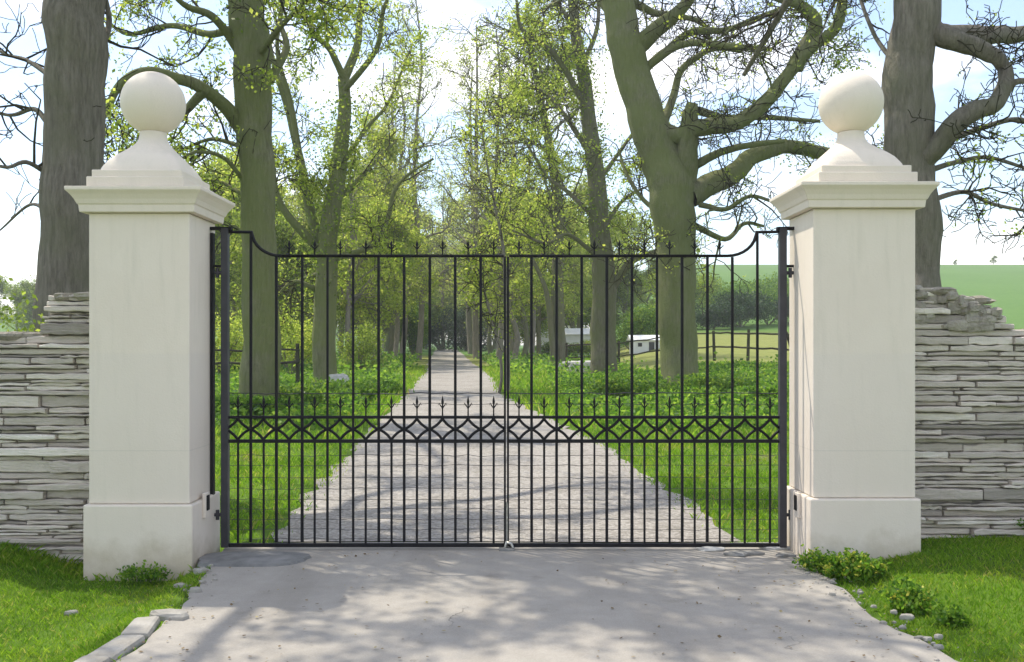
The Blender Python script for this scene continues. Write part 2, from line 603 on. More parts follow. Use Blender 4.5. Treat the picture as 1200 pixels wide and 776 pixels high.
# kerb: two broken kerb pieces on the grass side
b = MB()
kp = [(-1.93, 5.06), (-1.88, 4.75), (-1.90, 4.4), (-1.98, 3.9), (-2.12, 3.3)]
for q in range(len(kp) - 1):
    (x0, y0), (x1, y1) = kp[q], kp[q + 1]
    L = math.hypot(x1 - x0, y1 - y0)
    sub = MB()
    b.box(((x0 + x1) / 2, (y0 + y1) / 2, -.04), (L - .004, .14, .15), 0, math.atan2(y1 - y0, x1 - x0), .009)
ko = struct(b.build('kerb', M['kerb'], bevel=.022))
b = MB()
rock(b, (0, 0, 0), (.26, .14, .09), 5)
o = b.build('kerb_stone', M['kerb'])
o.location = (-1.82, 5.13, .0)
tag(o, 'broken pale kerb end lying between grass and driveway', 'kerb stone')
for k, (px, py, w) in enumerate([(212, 693, .07), (228, 700, .09), (237, 690, .05), (236, 676, .10), (84, 703, .07)]):
    y = (CAMH + .03) * F / (py - HY)
    x = (px - CX) / F * y
    rock_obj('loose_stone', M['kerb'], (x, y, float(gz(x, y)) + .012), (w, w * .6, w * .42), 40 + k,
             ['small pale loose stone lying in the grass below the dirty pillar base', 'small grey stone lying alone out in the open grass away from the pillar'][k >= 4], 'stone', None if k >= 4 else 'loose stones by the dirty pillar')
for k, (px, py, w) in enumerate([(1062, 722, .07), (1048, 716, .05), (1100, 745, .06)]):
    y = (CAMH - .02) * F / (py - HY)
    x = (px - CX) / F * y
    rock_obj('loose_stone', M['kerb'], (x, y, max(.0, float(gz(x, y))) + .015), (w, w * .6, w * .4), 60 + k,
             'small pale stone in the weedy edge of the driveway beside the clean pillar lawn', 'stone', 'loose stones along the weedy drive edge')

# ------------------------------------------------------------------ gate pillars
def pillar(xc, w, zb, zp, zt, xball, label, sensor_side):
    D = .56
    yc = 6.4 + D / 2
    root = empty('gate_pillar', (xc, yc, zb), label, 'gate pillar', 'gate pillars')
    L = (xc, yc, zb)

    def part(name, mb, mat=M['paint'], bevel=.006):
        o = mb.build(name, mat, loc=L, bevel=bevel)
        o.location = (0, 0, 0)
        o.parent = root
        return o
    p = .028
    b = MB(); b.box((xc, yc, (zb + zp) / 2 - .1), (w + 2 * p, D + 2 * p, zp - zb + .2)); part('plinth', b, bevel=.012)
    b = MB(); b.box((xc, yc, (zp + zt) / 2 + .001), (w, D, zt - zp - .002)); part('shaft', b, bevel=.008)
    # cornice: square mouldings
    b = MB()
    hw, hd = w / 2, D / 2
    prof = [(0, zt), (.045, zt + .002), (.05, zt + .05), (.058, zt + .056), (.070, zt + .085), (.09, zt + .115), (.108, zt + .135), (.113, zt + .14), (.113, zt + .163), (.05, zt + .17), (-.02, zt + .172)]
    v = []
    for e, z in prof:
        for sx, sy in ((-1, -1), (1, -1), (1, 1), (-1, 1)):
            v.append((xc + sx * (hw + e), yc + sy * (hd + e), z))
    q = []
    for i in range(len(prof) - 1):
        for j in range(4):
            q.append((i * 4 + j, i * 4 + (j + 1) % 4, i * 4 + 4 + (j + 1) % 4, i * 4 + 4 + j))
    q.append(((len(prof) - 1) * 4, (len(prof) - 1) * 4 + 1, (len(prof) - 1) * 4 + 2, (len(prof) - 1) * 4 + 3))
    b.add(v, q)
    part('cornice', b, bevel=.004)
    zc = zt + .172
    b = MB(); b.box((xball, yc, zc + .032), (w * .96, D + .10, .066)); b.box((xball, yc, zc + .09), (.60, .60, .05)); part('cap_block', b, bevel=.006)
    # concave pedestal, square to round
    b = MB()
    h0 = zc + .114
    h1 = 3.146 - .205
    rows, sq = [], []
    for t_ in np.linspace(0, 1, 22):
        r = float(np.interp(t_, [0, .1, .25, .42, .55, .68, .80, .9, 1], [.272, .264, .240, .205, .164, .126, .100, .091, .090]))
        rows.append((r, h0 + (h1 - h0) * t_)); sq.append(float(np.interp(t_, [0, .3, .75], [1, .85, 0])))
    rows.append((.0, h1 + .02)); sq.append(0)
    b.lathe(rows, (xball, yc, 0), 48, 0, sq)
    part('pedestal', b, bevel=0)
    b = MB()
    b.lathe([(.217 * math.sin(t_), -.217 * math.cos(t_)) for t_ in np.linspace(.001, math.pi - .001, 28)], (xball, yc, 3.146), 48)
    part('ball_finial', b, bevel=0)
    # photocell box on the inner face
    s_ = sensor_side
    xi = xc + s_ * (w / 2 + p)
    b = MB(); b.box((xi + s_ * .012, 6.62, .36), (.024, .09, .17)); bx = part('sensor_box', b, M['paint'], .004)
    b = MB(); b.box((xi + s_ * .027, 6.62, .375), (.008, .055, .105))
    o = b.build('lens', M['iron'], loc=L, bevel=.003); o.location = (0, 0, 0); o.parent = bx
    return root


pillar(-2.4905, .673, -.11, .40, 2.345, -2.5, 'cream gate pillar with brown dirt staining its base, next to the round-cornered slab', 1)
pillar(2.354, .684, .0, .44, 2.375, 2.362, 'clean cream gate pillar with ball top, yellow weeds growing at its foot', -1)

# ------------------------------------------------------------------ gates
GY = 6.85
KZ = GY / F


def zz(py):
    return CAMH - (py - HY) * KZ


def xx(px):
    return (px - CX) * KZ


def gate_leaf(hx, mx, label):
    """hx: hinge px, mx: meeting px"""
    root = empty('gate_leaf', (xx(hx), GY, .02), label, 'gate', 'pair of wrought iron gates')
    L = np.array([xx(hx), GY, .02])
    sgn = 1 if mx > hx else -1

    def part(name, mb, mat=M['iron'], bevel=0):
        o = mb.build(name, mat, loc=L, bevel=bevel)
        o.location = (0, 0, 0)
        o.parent = root
        return o
    x0, x1 = xx(hx), xx(mx) - sgn * .004
    zb, zl, zu, zt, zs = .034, zz(517), zz(489), zz(300), zz(268)
    b = MB(); b.box((x0, GY, (zs + .02) / 2), (.05, .055, zs - .02)); part('hinge_stile', b, M['stile'], .004)
    b = MB(); b.box((x1 - sgn * .007, GY, (zt + .02) / 2 + .0), (.015, .03, zt - .03)); part('meeting_stile', b, bevel=.002)
    xa, xb = x0 + sgn * .0275, x1 - sgn * .0145

    def rail(name, z, hgt, dep=.032):
        b = MB(); b.box(((xa + xb) / 2, GY, z), (abs(xb - xa), dep, hgt)); part(name, b, bevel=.002)
    rail('bottom_rail', zb, .026)
    rail('lower_rail', zl, .024)
    rail('upper_rail', zu, .02)
    bay = (mx - hx) / 11.0
    xc_ = xx(hx + bay * 2) if True else 0
    # top rail sweeping up to the hinge side
    b = MB()
    pts = [(xb, zt), (xx(hx + bay * 2.2), zt)]
    for t_ in np.linspace(0, 1, 9):
        a_ = t_ * math.pi / 2
        pts.append((xx(hx + bay * (2.2 - 1.15 * math.sin(a_))), zt + .17 * (1 - math.cos(a_))))
    pts.append((xa, zt + .172))
    b.tube([(x, GY, z) for x, z in pts], .012, 6, cap=True)
    part('top_rail', b)

    def ztop(k):
        return zt + .17 if k < 1.2 else (zt + .06 if k < 1.7 else zt)
    for k in range(1, 11):
        x = xx(hx + bay * k)
        b = MB(); b.box((x, GY, (zb + .013 + ztop(k)) / 2), (.0185, .0185, ztop(k) - zb - .03), 0, 0, .0025); part('bar', b, bevel=.003)
    for k in range(11):
        x = xx(hx + bay * (k + .5))
        zdb = zl - .012
        b = MB(); b.box((x, GY + .0, (zb + .013 + zdb) / 2), (.0145, .0145, zdb - zb - .013), 0, 0, .002); part('dog_bar', b, bevel=.002)
        # lozenge scroll between the middle rails
        b = MB()
        zm, hz, hw = (zl + zu) / 2, (zu - zl) / 2 - .012, abs(xx(hx + bay) - xx(hx)) / 2 - .006
        for sx in (-1, 1):
            for sz in (-1, 1):
                q = []
                for t_ in np.linspace(0, 1, 8):
                    e = 1 - .12 * math.sin(math.pi * t_)
                    q.append((x + sx * hw * (1 - t_) * e, GY - .003, zm + sz * hz * t_ * e))
                b.tube(q, .0105, 5)
        b.lathe([(.0, -.012), (.012, 0), (0, .012)], (x, GY - .003, zm - hz), 8)
        part('lozenge_scroll', b)
        # fleur finials above the upper rail and above the top rail
        for z0, hgt, nm in ((zu + .01, .145, 'middle_finial'), (ztop(k + .5 if k else .5) + .01 - (0 if k != 1 else .02), .105, 'top_finial')):
            if nm == 'top_finial' and k < 2:
                continue
            b = MB()
            b.lathe([(.006, 0), (.005, hgt * .35), (.010, hgt * .40), (.005, hgt * .46), (.006, hgt * .55), (.0105, hgt * .68), (.006, hgt * .85), (.0005, hgt)], (x, GY, z0), 8)
            for sx in (-1, 1):
                b.tube([(x, GY, z0 + hgt * .40), (x + sx * .014, GY, z0 + hgt * .5), (x + sx * .026, GY, z0 + hgt * .64), (x + sx * .030, GY, z0 + hgt * .52)], [.0045, .0045, .0035, .0025], 5)
            part(nm, b)
    b = MB()
    for py in (461, 474, 534, 546, 560, 573, 586, 597, 609, 621, 632):
        z = zz(py)
        X = np.linspace(xa, xb, 24)
        b.tube(np.c_[X, np.full(24, GY + .016), z + R.normal(0, .0035, 24)], .0034 if py < 470 else .0019, 4)
    part('wire_strand', b, M['stile'])
    for z in (.25, 1.98):
        b = MB(); b.tube([(x0 - sgn * .03, GY, z), (x0 - sgn * .085, GY, z)], .013, 8, cap=True)
        b.tube([(x0 - sgn * .055, GY, z - .035), (x0 - sgn * .055, GY, z + .035)], .013, 8, cap=True); part('hinge', b, M['stile'])
    return root


gate_leaf(264, 593.5, 'black iron gate leaf hinged beside the pillar with the dirty base')
gate_leaf(917, 593.5, 'black iron gate leaf hinged beside the clean pillar with weeds')
for px, sgn, lb in ((247.2, 1, 'slim black iron gate jamb fixed against the dirty-based pillar'), (934, -1, 'slim black iron gate jamb fixed against the clean pillar')):
    x = xx(px) + (.012 if sgn > 0 else -.006)
    root = empty('gate_jamb', (x, GY, 0), lb, 'gate jamb', 'gate jambs')
    b = MB(); b.box((0, 0, zz(270) / 2 - .02), (.022, .05, zz(270) + .0)); b.build('upright', M['iron'], root, .003)
    b = MB(); b.box((sgn * .03, 0, zz(268) + .0), (.22, .045, .022)); b.build('strap', M['iron'], root, .003)
    b = MB(); b.box((sgn * .05, 0, zz(312)), (.09, .02, .018)); b.build('tie_bar', M['iron'], root, .002)
# drop bolt / gate stop at the centre
root = empty('gate_stop', (xx(594), GY - .04, 0), 'small metal drop bolt catch on the ground where the leaves meet', 'gate stop')
b = MB(); b.box((0, 0, .012), (.11, .08, .02)); b.build('base_plate', M['slab'], root, .004)
b = MB(); b.tube([(-.012, 0, .02), (.0, 0, .06), (.03, -.01, .055), (.042, -.01, .025)], [.011, .013, .012, .010], 8, cap=True); b.build('catch', M['steel'], root)
b = MB(); b.tube([(.0, .028, .02), (.0, .028, .34)], .008, 8, cap=True); b.build('bolt', M['steel'], root)

# ------------------------------------------------------------------ dry stone walls
def wall(xa, xb, side, topf, label, hump):
    yf, th = 6.72, .42
    z0 = -.25
    root = empty('dry_stone_wall', ((xa + xb) / 2, yf + th / 2, 0), label, 'wall', 'dry stone walls')
    L = np.array([(xa + xb) / 2, yf + th / 2, 0])
    b = MB()
    z = z0
    while z < 1.95:
        h = R.choice([.022, .032, .045, .062, .085], p=[.24, .32, .24, .14, .06])
        if z < .35:
            h = R.choice([.022, .03, .045], p=[.35, .4, .25])
        x = xa + R.uniform(-.3, 0)
        while x < xb:
            w = R.uniform(.16, .75) * (1.0 if h > .05 else 1.15)
            l, r = max(x, xa), min(x + w, xb)
            sx_ = np.linspace(l, r, 17)
            ok_ = [q_ for q_ in sx_ if z + h * .6 < topf(q_)]
            if ok_:
                l, r = ok_[0], ok_[-1]
            if ok_ and r - l > .04:
                for yy, sg in ((yf, 1), (yf + th, -1)):
                    o_ = R.uniform(-.03, .028)
                    hh = h * R.uniform(.94, 1.02)
                    n_ = 7
                    X = np.linspace(l + R.uniform(.002, .01), r - R.uniform(.002, .01), n_)
                    yv = yy - sg * (o_ + R.normal(0, .005, n_))
                    zt_ = z + hh - .003 + R.normal(0, .0035, n_) - .004 * np.r_[1, np.zeros(n_ - 2), 1]
                    zb_ = z + .003 + R.normal(0, .003, n_)
                    ch = min(.006, h * .15)
                    rows = [np.c_[X, yv + sg * .16, zb_], np.c_[X, yv + sg * ch, zb_], np.c_[X, yv, zb_ + ch], np.c_[X, yv, zt_ - ch], np.c_[X, yv + sg * ch * 1.4, zt_], np.c_[X, yv + sg * .16, zt_]]
                    v = np.vstack(rows)
                    q = []
                    for i in range(5):
                        for j in range(n_ - 1):
                            q.append((i * n_ + j, i * n_ + j + 1, (i + 1) * n_ + j + 1, (i + 1) * n_ + j))
                    # ends
                    for e in (0, n_ - 1):
                        q.append((e, n_ + e, 4 * n_ + e, 5 * n_ + e)); q.append((n_ + e, 2 * n_ + e, 3 * n_ + e, 4 * n_ + e))
                    b.add(v, q)
            x += w
        z += h
    o = b.build('stonework', M['stone'], loc=L); o.location = (0, 0, 0); o.parent = root
    # core
    b = MB()
    X = np.arange(xa, xb + .01, .12)
    for i in range(len(X) - 1):
        tz = topf((X[i] + X[i + 1]) / 2) - .06
        b.box(((X[i] + X[i + 1]) / 2, yf + th / 2, (z0 + tz) / 2), (X[i + 1] - X[i] - .0005, th - .12, tz - z0))
    o = b.build('core', M['core'], loc=L); o.location = (0, 0, 0); o.parent = root
    # coping of rough rubble
    b = MB()
    x = xa
    k = 0
    while x < xb:
        w = R.uniform(.1, .26)
        xm = min(x + w / 2, xb - .05)
        if abs(topf(xm + .12) - topf(xm - .12)) > .12:
            x += w
            continue
        tz = topf(xm)
        for yy in (yf + .1, yf + .31):
            rock(b, (xm, yy, tz - .02), (w * 1.35, .26, .055), 900 + k); k += 1
        x += w
    for (l, r, zlo, zhi) in hump:
        for _ in range(int((r - l) * 60)):
            xm = R.uniform(l, r); zm = R.uniform(zlo, max(zlo + .01, topf(xm) - .02))
            if zm > topf(xm):
                continue
            s_ = R.uniform(.03, .12)
            rock(b, (xm, yf + R.uniform(.01, .035), zm), (s_ * 1.6, .09, s_ * .6 + .01), 2000 + k, n=7); k += 1
    o = b.build('coping', M['rubble'], loc=L); o.location = (0, 0, 0); o.parent = root
    return root


def ltop(x):
    return float(np.interp(x, [-14, -3.34, -3.28, -2.6], [1.52, 1.55, 1.82, 1.84]))


def rtop(x):
    return float(np.interp(x, [2.6, 3.05, 3.36, 3.50, 3.56, 14], [1.90, 1.86, 1.76, 1.66, 1.57, 1.55]))


wall(-13, -2.83, -1, ltop, 'grey slate dry stone wall running up to the pillar with the dirty base', [])
wall(2.70, 13, 1, rtop, 'grey slate dry stone wall with a rough rubble hump beside the clean pillar', [(2.72, 3.42, 1.58, 1.86)])

# ------------------------------------------------------------------ trees
UP = np.array([0, 0, 1.0])


class Tree:
    def __init__(s, name, loc, label, group, bark, leafmat, twigmat=None, seed=1):
        s.rr = np.random.default_rng(seed)
        s.name, s.loc = name, np.array(loc, float)
        s.label, s.group = label, group
        s.bark, s.leafmat, s.twigmat = bark, leafmat, twigmat or M['bark_dark']
        s.wood, s.twig = MB(), MB()
        s.lp, s.ivy = [], []

    def limb(s, pts, radii, sides=10, flute=.05, sub=6):
        """smooth a polyline, draw it and return it"""
        pts = np.array(pts, float)
        n = len(pts)
        t = np.arange(n)
        tt_ = np.linspace(0, n - 1, (n - 1) * sub + 1)
        out = np.zeros((len(tt_), 3))
        # Catmull-Rom
        pp = np.vstack([2 * pts[0] - pts[1], pts, 2 * pts[-1] - pts[-2]])
        for i, u in enumerate(tt_):
            k = min(int(u), n - 2); f = u - k
            p0, p1, p2, p3 = pp[k], pp[k + 1], pp[k + 2], pp[k + 3]
            out[i] = .5 * ((2 * p1) + (-p0 + p2) * f + (2 * p0 - 5 * p1 + 4 * p2 - p3) * f * f + (-p0 + 3 * p1 - 3 * p2 + p3) * f ** 3)
        rad = np.interp(tt_, t, radii)
        ph = s.rr.uniform(0, 6.28, (3, 3))
        sl = np.arange(len(out))[:, None]
        j = (np.sin(sl * .55 + ph[0]) + .6 * np.sin(sl * 1.07 + ph[1]) + .3 * np.sin(sl * 1.9 + ph[2])) * rad[:, None] * .06
        j *= np.minimum(sl / 4., 1)
        out = out + j
        s.wood.tube(out, rad, sides, 0, True, flute, s.rr.uniform(0, 6))
        return out, rad

    def branch(s, p, d, L, r, level, cfg):
        c = cfg
        rr = s.rr
        n = max(3, int(c['seg'] * (1.0 if level < 2 else .7)))
        pts = [p]
        q = p.copy()
        dd = nrm(d)
        st = L / n
        for i in range(n):
            dd = nrm(dd + rr.normal(0, c['wob'], 3) + UP * c['up'] * (1 if level < 3 else .5))
            q = q + dd * st
            pts.append(q.copy())
        pts = np.array(pts)
        rmin = c['rmin']
        rad = np.maximum(np.linspace(r, max(r * .35, rmin), n + 1), rmin)
        sides = 7 if level == 1 else (5 if level == 2 else 3)
        if level <= 2 and r > c.get('wood_r', .03):
            s.wood.tube(pts, rad, sides)
        else:
            s.twig.tube(pts, rad, sides)
        if level >= c['leaf_from']:
            s.lp.append(pts[1:])
        if level < c['max']:
            s.children(pts, rad, level, cfg, L)

    def children(s, pts, rad, level, cfg, L=None, t0=.15, dens=None, lmul=1.0):
        c = cfg
        rr = s.rr
        seg = np.linalg.norm(np.diff(pts, axis=0), axis=1)
        cum = np.concatenate([[0], np.cumsum(seg)])
        L = cum[-1]
        n = int(rr.poisson((dens if dens is not None else c['dens'][min(level, len(c['dens']) - 1)]) * L)) + (1 if level else 0)
        n = min(n, 40)
        for _ in range(n):
            t = t0 + (1 - t0) * rr.uniform() ** .8
            k = min(np.searchsorted(cum, t * L, 'right') - 1, len(seg) - 1)
            f = (t * L - cum[k]) / (seg[k] + 1e-9)
            p = pts[k] * (1 - f) + pts[k + 1] * f
            tan = nrm(pts[k + 1] - pts[k])
            perp = rr.normal(size=3)
            perp -= tan * perp.dot(tan)
            perp = nrm(perp)
            a = math.radians(rr.uniform(*c['ang']))
            d = tan * math.cos(a) + perp * math.sin(a)
            l = c['len'][min(level, len(c['len']) - 1)] * rr.uniform(.5, 1.25) * (1.15 - .5 * t) * lmul
            r = min(rad[k] * .6, l * c['taper'])
            s.branch(p, d, l, max(r, c['rmin']), level + 1, cfg)

    def ivy_on(s, pts, rad, n, t0=0, t1=1, spread=.3):
        k = s.rr.integers(int(t0 * (len(pts) - 1)), max(1, int(t1 * (len(pts) - 1))), n)
        d = s.rr.normal(size=(n, 3))
        d /= np.linalg.norm(d, axis=1)[:, None]
        # clumps
        s.ivy.append(pts[k] + s.rr.normal(0, .12, (n, 3)) + d * (rad[k] + np.abs(s.rr.normal(0, spread, n)))[:, None])

    def finish(s, leaf_n, leaf_size, spread=.12, zmax=None, ivymat=None, ivysize=.1):
        root = empty(s.name, s.loc, s.label, 'tree', s.group)
        o = s.wood.build('trunk', s.bark, loc=s.loc); o.location = (0, 0, 0); o.parent = root
        if s.lp and leaf_n:
            lp = np.vstack(s.lp)
            # clumpy: choose by noise so that some twigs carry many leaves and some none
            w = np.sin(lp[:, 0] * 1.7 + 1) * np.sin(lp[:, 1] * 1.9) * np.sin(lp[:, 2] * 1.6 + 2) + .35
            w = np.clip(w, .03, None)
            nc = leaf_n // 5
            k = s.rr.choice(len(lp), nc, p=w / w.sum())
            cc = lp[k] + s.rr.normal(0, spread * .6, (nc, 3))
            lpp = np.repeat(cc, 5, 0) + s.rr.normal(0, leaf_size * .75, (nc * 5, 3))
            s.twig.leaves(lpp, leaf_size * s.rr.uniform(.55, 1.35, nc * 5), 1)
        if s.twig.n:
            o = s.twig.build('crown', [s.twigmat, s.leafmat], loc=s.loc); o.location = (0, 0, 0); o.parent = root
        if s.ivy:
            b = MB(); b.leaves(np.vstack(s.ivy), ivysize, 0)
            o = b.build('ivy', ivymat or M['ivy'], loc=s.loc); o.location = (0, 0, 0); o.parent = root
        s.root = root
        return root


def C(**k):
    d = dict(seg=6, wob=.22, up=.04, rmin=.007, dens=[1.2, 1.6, 3.0, 4.0], len=[2.2, 1.4, .8, .45], ang=(30, 75), taper=.022, max=4, leaf_from=3)
    d.update(k)
    return d


def pp(seq, Y, dy=None):
    """photo polyline -> 3D polyline at about the depth Y, wandering in depth"""
    out = []
    for i, (x, y) in enumerate(seq):
        out.append(P(x, y, Y + (0 if dy is None else dy[i])))
    return out


HG = 'bare spring trees nearest the gate'
# T1: big grey trunk behind the wall of the dirty pillar
Y = 10.5
t = Tree('deciduous_tree', (P(84, 0, Y)[0], Y, 0), 'thick plain grey trunk rising behind the wall by the dirty-based pillar', HG, M['bark_grey'], M['spring'], seed=11)
pts = [np.array([P(80, 0, Y)[0], Y, -.3])] + pp([(80, 440), (83, 300), (87, 180), (87, 60), (86, 0), (84, -150), (88, -300), (80, -430)], Y)
p_, r_ = t.limb(pts, [.40, .335, .32, .315, .31, .305, .29, .24, .16], 22, .035)
cf = C(rmin=.006, len=[2.6, 1.5, .8, .45], dens=[1.2, 1.5, 2.6, 3.4])
for k, (az, z0, L) in enumerate([(-.75, 5.9, 4.2), (-.5, 5.8, 5.0), (-.25, 6.1, 5.4), (-.62, 6.4, 4.6), (-.38, 6.5, 5.6), (-.1, 6.4, 5.2), (.15, 6.7, 4.6), (-.5, 6.9, 5), (1.6, 7.6, 3), (3.0, 8.4, 3)]):  # unseen boughs over the view, most aimed to throw shade on the drive
    i = int(np.argmin(np.abs(p_[:, 2] - z0)))
    d = np.array([math.cos(az), math.sin(az), .28])
    t.branch(p_[i], d, L, .11, 1, cf)
# low side limbs with twigs to the open side
for (seq, r0, dy) in [([(60, 150), (40, 128), (10, 135), (-30, 120)], .035, [0, .3, .5, .6]), ([(58, 205), (30, 190), (5, 196), (-40, 180)], .03, [0, -.3, -.5, -.6]),
                      ([(58, 250), (35, 240), (0, 270)], .025, [0, .4, .8]), ([(112, 60), (128, 30), (120, -20)], .05, [0, .3, .5]), ([(60, 90), (30, 70), (0, 60), (-40, 20)], .03, [0, .5, .8, 1])]:
    q, rq = t.limb(pp(seq, Y, dy), np.linspace(r0, r0 * .4, len(seq)), 6, 0)
    t.children(q, rq, 1, C(rmin=.005, len=[1, .8, .5, .3], dens=[2, 2.5, 3, 3], max=4, wob=.3, leaf_from=9), t0=.1, dens=4)
t.finish(20000, .085, .16)

# T2: mossy straight trunk with a long limb arching over the dirty pillar's ball
Y = 18.8
X0 = P(304, 0, Y)[0]
t = Tree('deciduous_tree', (X0, Y, .1), 'mossy green straight trunk with a limb arching over the dirty pillar ball', HG, M['bark_moss'], M['spring'], seed=12)
pts = [np.array([X0, Y, -.2])] + pp([(304, 470), (305, 400), (304, 300), (300, 200), (297, 120), (293, 50), (288, 0), (280, -120), (285, -240), (275, -360)], Y)
p_, r_ = t.limb(pts, [.52, .39, .35, .335, .33, .345, .36, .34, .30, .22, .14], 22, .04)
t.ivy_on(p_, r_, 420, .62, .80, .12)
cf = C(rmin=.008, wob=.25)
limbs = [([(284, 152), (262, 122), (236, 103), (208, 92), (172, 84), (142, 98), (124, 132), (112, 150)], .15, [0, -.4, -.8, -1.1, -1.4, -1.6, -1.8, -2]),
         ([(240, 106), (222, 126), (200, 146), (186, 165), (170, 190)], .10, [-.8, -.5, -.3, 0, .3]),
         ([(284, 172), (250, 163), (222, 172), (205, 180)], .05, [0, .4, .7, 1]),
         ([(288, 215), (262, 185), (232, 178), (212, 186)], .05, [0, -.5, -.9, -1.2]),
         ([(290, 232), (262, 215), (232, 210)], .05, [0, .5, .8]),
         ([(316, 95), (336, 55), (328, 20), (345, -40)], .09, [0, .5, .8, 1]),
         ([(280, 60), (250, 20), (215, 5), (180, -30)], .10, [0, -.5, -1, -1.5]),
         ([(300, 70), (330, 30), (370, -10)], .08, [0, -1, -2]),
         ([(284, 30), (245, 40), (200, 30), (150, 40), (120, 20)], .09, [0, .5, 1, 1.2, 1.5]),
         ([(287, 275), (272, 265), (262, 280)], .04, [0, .3, .5])]
for seq, r0, dy in limbs:
    q, rq = t.limb(pp(seq, Y, dy), np.linspace(r0, max(.02, r0 * .3), len(seq)), 8, .03)
    t.children(q, rq, 1, cf, t0=.12, dens=2.2, lmul=.8)
for z0, az in [(9, 2.5), (10.2, -2.4), (11.2, 3.6), (12.3, 2.2)]:
    i = int(np.argmin(np.abs(p_[:, 2] - z0)))
    t.branch(p_[i], np.array([math.cos(az), math.sin(az), .55]), 4.2, .11, 1, C(rmin=.009))
t.finish(15000, .08, .15)

# T3: ivy-clad tree, several upright limbs
Y = 28.
X0 = P(380, 0, Y)[0]
t = Tree('deciduous_tree', (X0, Y, .2), 'ivy-clad trunk with upright forking limbs left of the gravel track', HG, M['bark_moss'], M['spring'], seed=13)
pts = [np.array([X0, Y, -.1])] + pp([(380, 440), (380, 370), (382, 310), (388, 250), (398, 190), (404, 130), (402, 90)], Y)
p_, r_ = t.limb(pts, [.42, .34, .32, .31, .27, .22, .19, .16], 18, .05)
t.ivy_on(p_, r_, 3200, .42, .92, .42)
cf = C(rmin=.011, wob=.22, len=[2.8, 1.7, 1.0, .55], dens=[1.2, 1.4, 2.4, 3.2])
limbs = [([(402, 95), (418, 55), (424, 0), (440, -70)], .15, [0, .4, .6, 1]), ([(404, 95), (388, 60), (365, 35), (350, -10)], .12, [0, -.5, -.9, -1]),
         ([(400, 110), (440, 60), (450, 10), (470, -30)], .10, [0, -1, -1.5, -2]),
         ([(378, 300), (362, 240), (352, 190), (338, 130), (322, 80), (312, 30)], .17, [0, .3, .5, .8, 1, 1.2]), ([(352, 190), (340, 120), (325, 60), (330, 0)], .11, [.5, .2, 0, -.3]),
         ([(372, 290), (345, 262), (325, 230), (318, 180)], .15, [0, -.5, -.8, -1]),
         ([(386, 305), (430, 290), (452, 262), (462, 225), (478, 205), (508, 186)], .10, [0, -.3, -.5, -.7, -.8, -1]), ([(390, 240), (425, 205), (448, 180), (465, 165)], .08, [0, .5, .9, 1.1]),
         ([(396, 200), (430, 150), (455, 120), (480, 60)], .08, [0, .8, 1.2, 1.6]), ([(372, 340), (345, 330), (325, 345)], .08, [0, -.4, -.7]), ([(375, 320), (350, 330), (335, 350)], .06, [0, .6, 1])]
for seq, r0, dy in limbs:
    q, rq = t.limb(pp(seq, Y, dy), np.linspace(r0, max(.025, r0 * .35), len(seq)), 8, .03)
    t.children(q, rq, 1, cf, t0=.2, dens=1.7, lmul=.75)
t.finish(20000, .085, .2, ivysize=.10)

# T4: trunk right of the track
Y = 36.
X0 = P(707, 0, Y)[0]
t = Tree('deciduous_tree', (X0, Y, .3), 'ivy-topped trunk with a low side bough beside the big mossy forked tree', HG, M['bark_brown'], M['spring'], seed=14)
pts = [np.array([X0, Y, -.1])] + pp([(707, 425), (708, 370), (707, 310), (702, 250), (697, 190), (688, 120), (680, 70), (672, 20), (668, -40)], Y)
p_, r_ = t.limb(pts, [.6, .48, .45, .43, .36, .31, .27, .23, .19, .15], 18, .05)
t.ivy_on(p_, r_, 2600, .40, .85, .4)
cf = C(rmin=.013, wob=.22, len=[3.2, 2, 1.1, .65], dens=[1.0, 1.3, 2.0, 2.7])
limbs = [([(716, 340), (738, 308), (765, 296), (800, 285)], .17, [0, -.5, -1, -1.5]), ([(702, 260), (665, 225), (640, 205), (612, 160)], .10, [0, .5, 1, 1.5]), ([(700, 300), (665, 275), (640, 285), (600, 270)], .09, [0, -.5, -1, -1.5]),
         ([(697, 190), (665, 140), (640, 110), (610, 95)], .12, [0, .5, 1, 1.4]), ([(690, 130), (650, 65), (612, 35), (605, 0)], .13, [0, -.6, -1, -1.4]),
         ([(682, 80), (700, 30), (700, -30)], .12, [0, .5, 1]), ([(706, 270), (730, 235), (765, 215)], .10, [0, .6, 1]), ([(700, 215), (725, 180), (748, 150), (790, 120)], .1, [0, .8, 1.4, 2]), ([(672, 30), (640, -10), (600, -30)], .1, [0, .5, 1])]
for seq, r0, dy in limbs:
    q, rq = t.limb(pp(seq, Y, dy), np.linspace(r0, max(.03, r0 * .35), len(seq)), 8, .03)
    t.children(q, rq, 1, cf, t0=.15, dens=1.5, lmul=.8)
t.finish(20000, .10, .24, ivysize=.12)

# T5: slimmer trunk
Y = 46.
X0 = P(656, 0, Y)[0]
t = Tree('deciduous_tree', (X0, Y, .4), 'slimmer twin-stemmed trunk standing in front of the long white shed', HG, M['bark_brown'], M['spring'], seed=15)
p_, r_ = t.limb([np.array([X0, Y, -.1])] + pp([(656, 420), (654, 370), (653, 310), (655, 250), (645, 180), (632, 110), (618, 40)], Y), [.45, .34, .31, .29, .24, .2, .16, .11], 14, .05)
q, rq = t.limb(pp([(650, 428), (645, 380), (640, 340), (622, 300)], Y, [-.4, -.5, -.6, -.8]), [.16, .14, .12, .09], 8, .03)
t.ivy_on(p_, r_, 1300, .35, .8, .4)
cf = C(rmin=.015, len=[3.4, 2, 1.2, .7], dens=[1, 1.1, 1.8, 2.2])
t.children(p_, r_, 0, cf, t0=.35, dens=2.2)
t.children(q, rq, 1, cf, t0=.5)
